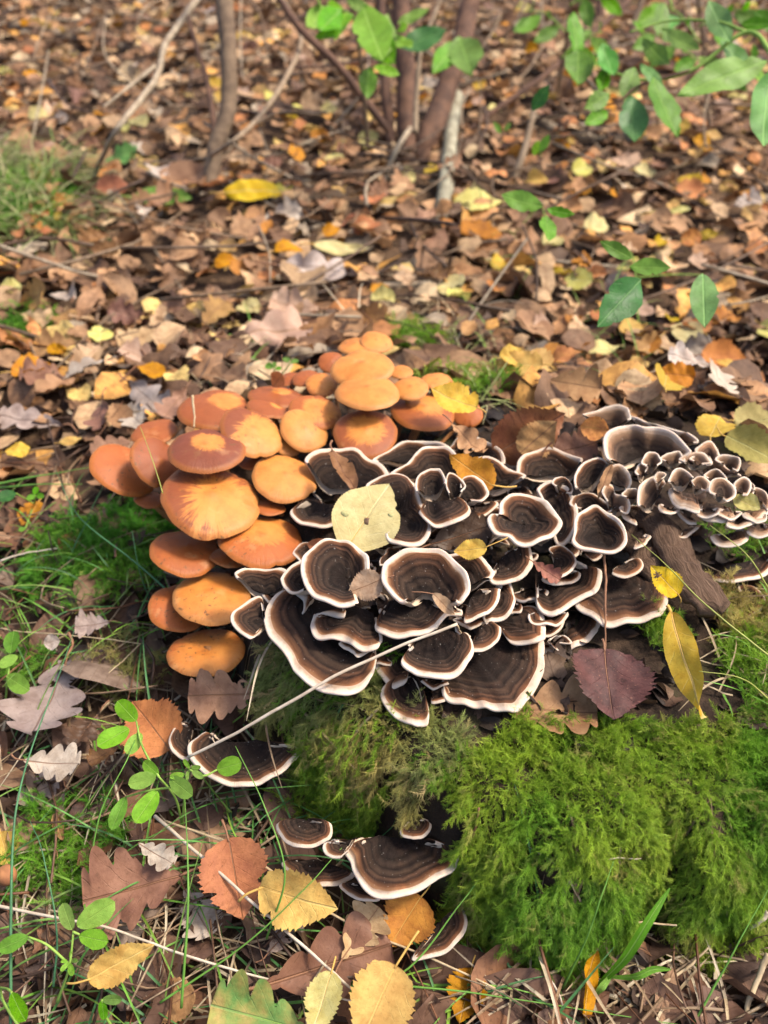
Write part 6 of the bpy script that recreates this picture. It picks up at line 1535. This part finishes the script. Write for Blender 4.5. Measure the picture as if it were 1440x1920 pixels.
rt = np.random.default_rng(91)
for k in range(34):
    px, py = rt.uniform(20, 1420), rt.uniform(20, 330)
    a = rt.uniform(-2.6, -.5); L = rt.uniform(70, 230); dd_ = gd(px, py)
    px2, py2 = px + L * math.cos(a), py + L * math.sin(a); lift_ = rt.uniform(.0, .25)
    zone_ = 'beyond the grass tussock' if px < 330 else 'between the single trunk and the shrub' if px < 700 else 'about the shrub' if px < 940 else 'under the overhanging sapling'
    branch_thing('dead_twig', ['thin straight dead twig', 'thin bent dead twig', 'short thin dead twig'][k % 3] + ' rising from the far litter ' + zone_, 'twig',
        [([(px, py, dd_), ((px + px2) / 2 + rt.normal(0, 12), (py + py2) / 2 + rt.normal(0, 12), dd_ + .02), (px2, py2, dd_ + lift_)], .0024, .0012, [M_TWIG, M_BARKBR, M_TWIGPALE][k % 3], 'stick')])
    _o = [o for o in COL.objects if o.name.startswith('dead_twig')][-1]; _o['group'] = 'dead twigs ' + zone_
# sapling with drooping green leaves, right
branch_thing('sapling', 'green leaved sapling overhanging from the right', 'sapling',
  [([(1560, 330, .95), (1500, 200, .95), (1450, 110, .95), (1400, 60, .98), (1300, 130, 1.0), (1210, 150, 1.02), (1130, 130, 1.05)], .0035, .0015, M_STALKG, 'stem'),
   ([(1400, 60, .98), (1340, 40, 1.0), (1250, 40, 1.05), (1180, 60, 1.05)], .002, .001, M_STALKG, 'twig'),
   ([(1300, 130, 1.0), (1200, 160, 1.0), (1160, 190, 1.0), (1120, 200, 1.02)], .0015, .001, M_BARKRED, 'twig')],
  [((1440, 112), (1270, 178), .90, .88, .95, 'green'), ((1450, 130), (1432, 275), .82, .80, 1.3, 'bluegreen'), ((1330, 0), (1370, 80), 1.0, .98, 1.3, 'bluegreen'), ((1350, 70), (1425, 145), 1.0, .98, 1.1, 'bluegreen'),
   ((1390, 45), (1450, 45), 1.0, .98, 1.5, 'green'), ((1248, 5), (1232, 65), 1.08, 1.06, 1.5, 'green'), ((1240, 55), (1312, 92), 1.05, 1.03, 1.5, 'green'), ((1205, 72), (1255, 122), 1.08, 1.05, 1.2, 'green'),
   ((1075, 22), (1082, 110), 1.1, 1.08, 1.1, 'green'), ((1085, 95), (1082, 162), 1.08, 1.05, 1.7, 'green'), ((1130, 80), (1152, 140), 1.05, 1.03, 1.5, 'bluegreen'), ((1140, 130), (1125, 170), 1.05, 1.03, 1.2, 'green'),
   ((1190, 125), (1170, 190), 1.02, 1.0, 1.3, 'green'), ((1185, 180), (1190, 268), .98, .96, 1.7, 'deep'), ((1225, 145), (1272, 255), .97, .95, 1.5, 'green'), ((1200, 120), (1245, 170), 1.0, .98, 1.0, 'bluegreen'),
   ((1142, 175), (1095, 205), 1.0, .98, 1.5, 'green'), ((1140, 212), (1095, 232), 1.0, .98, 1.3, 'green'), ((1310, 105), (1375, 150), 1.02, 1.0, .9, 'lime'), ((1160, 118), (1115, 150), 1.05, 1.05, 1.0, 'green')])
rl = np.random.default_rng(17)
def leafy_sapling(label, root, top, twigs, size, cols):
    limbs = [([root, ((root[0] + top[0]) / 2 + 6, (root[1] + top[1]) / 2, (root[2] + top[2]) / 2), top], .004, .002, M_BARKBR, 'stem')]; lv = []
    for (x0, y0, d0_), (x1, y1, d1_), n_ in twigs:
        mx, my = (x0 + x1) / 2, (y0 + y1) / 2 - 14
        limbs.append(([(x0, y0, d0_), (mx, my, (d0_ + d1_) / 2), (x1, y1, d1_)], .0014, .0008, M_STALKG, 'twig'))
        for i in range(n_):
            f = (i + .6) / n_; x = (1 - f) ** 2 * x0 + 2 * f * (1 - f) * mx + f * f * x1; y = (1 - f) ** 2 * y0 + 2 * f * (1 - f) * my + f * f * y1; d_ = d0_ + (d1_ - d0_) * f
            a = math.atan2(y1 - y0, x1 - x0) + (.9 if i % 2 else -.9) + rl.normal(0, .25); L = size * rl.uniform(.75, 1.25)
            lv.append(((x, y), (x + L * math.cos(a), y + L * math.sin(a) * .8 + .35 * L), d_, d_ - rl.uniform(-.02, .05), rl.uniform(1.2, 1.7), cols[rl.integers(len(cols))]))
    branch_thing('sapling', label, 'sapling', limbs, lv)
leafy_sapling('second green sapling further back beneath the overhanging one', gpt(1330, 255), (1300, -60, 1.45), [((1318, 120, 1.4), (1200, 60, 1.42), 6), ((1310, 50, 1.43), (1420, 20, 1.4), 6), ((1312, 80, 1.42), (1240, 5, 1.45), 5), ((1322, 150, 1.38), (1425, 110, 1.36), 5)], 52, ['green', 'lime', 'green', 'bluegreen'])
leafy_sapling('leafy green sapling beside the thicket stems', gpt(1040, 200), (1075, -60, 1.5), [((1052, 110, 1.45), (1130, 60, 1.45), 5), ((1060, 60, 1.47), (990, 20, 1.47), 4), ((1068, 10, 1.48), (1150, -10, 1.46), 5)], 46, ['green', 'lime', 'green'])
leafy_sapling('small leafy shoot growing among the shrub stems', gpt(690, 290), (655, -30, 1.3), [((672, 90, 1.28), (760, 60, 1.25), 5), ((662, 30, 1.3), (590, 20, 1.28), 4)], 48, ['lime', 'green', 'lime'])
branch_thing('seedling', 'small green tree seedling with three leaves behind the stump', 'seedling',
  [([gpt(1030, 455), (1025, 420, gd(1030, 455)), (1018, 390, gd(1030, 455))], .0013, .0009, M_STALKG, 'stem')],
  [((1018, 388), (940, 365), .80, .80, 1.6, 'green'), ((1025, 392), (1078, 402), .80, .79, 1.3, 'green'), ((1025, 405), (1030, 452), .80, .78, 1.7, 'green')])
branch_thing('seedling', 'taller green tree seedling with large pointed leaves right of the stump', 'seedling',
  [([gpt(1200, 640), (1195, 580, gd(1200, 640)), (1190, 500, gd(1200, 640)), (1180, 470, gd(1200, 640))], .0012, .0009, M_STALKG, 'stem'), ([(1192, 520, gd(1200, 640)), (1260, 515, gd(1200, 640)), (1315, 515, gd(1200, 640))], .0009, .0006, M_STALKG, 'twig')],
  [((1204, 522), (1120, 612), .68, .66, 1.5, 'deep'), ((1180, 500), (1258, 502), .69, .68, 1.5, 'green'), ((1185, 485), (1125, 452), .69, .69, 1.3, 'green'), ((1318, 512), (1322, 615), .70, .67, 1.2, 'bluegreen')])
branch_thing('seedling', 'little green leaves sprouting by the grey stub', 'seedling',
  [([gpt(1015, 300), (1012, 280, gd(1015, 300)), (1005, 265, gd(1015, 300))], .0015, .001, M_STALKG, 'stem')], [((1012, 285), (1030, 252), .98, .97, 1.6, 'green'), ((1000, 292), (1010, 262), 1.0, .98, 1.3, 'lime')])
branch_thing('seedling', 'tiny green leaves far behind near the pale fallen branch', 'seedling',
  [([gpt(940, 255), (940, 245, gd(940, 255)), (938, 235, gd(940, 255))], .0018, .001, M_STALKG, 'stem')], [((940, 250), (925, 228), 1.15, 1.14, 1.5, 'green'), ((945, 246), (958, 230), 1.15, 1.14, 1.5, 'green')])
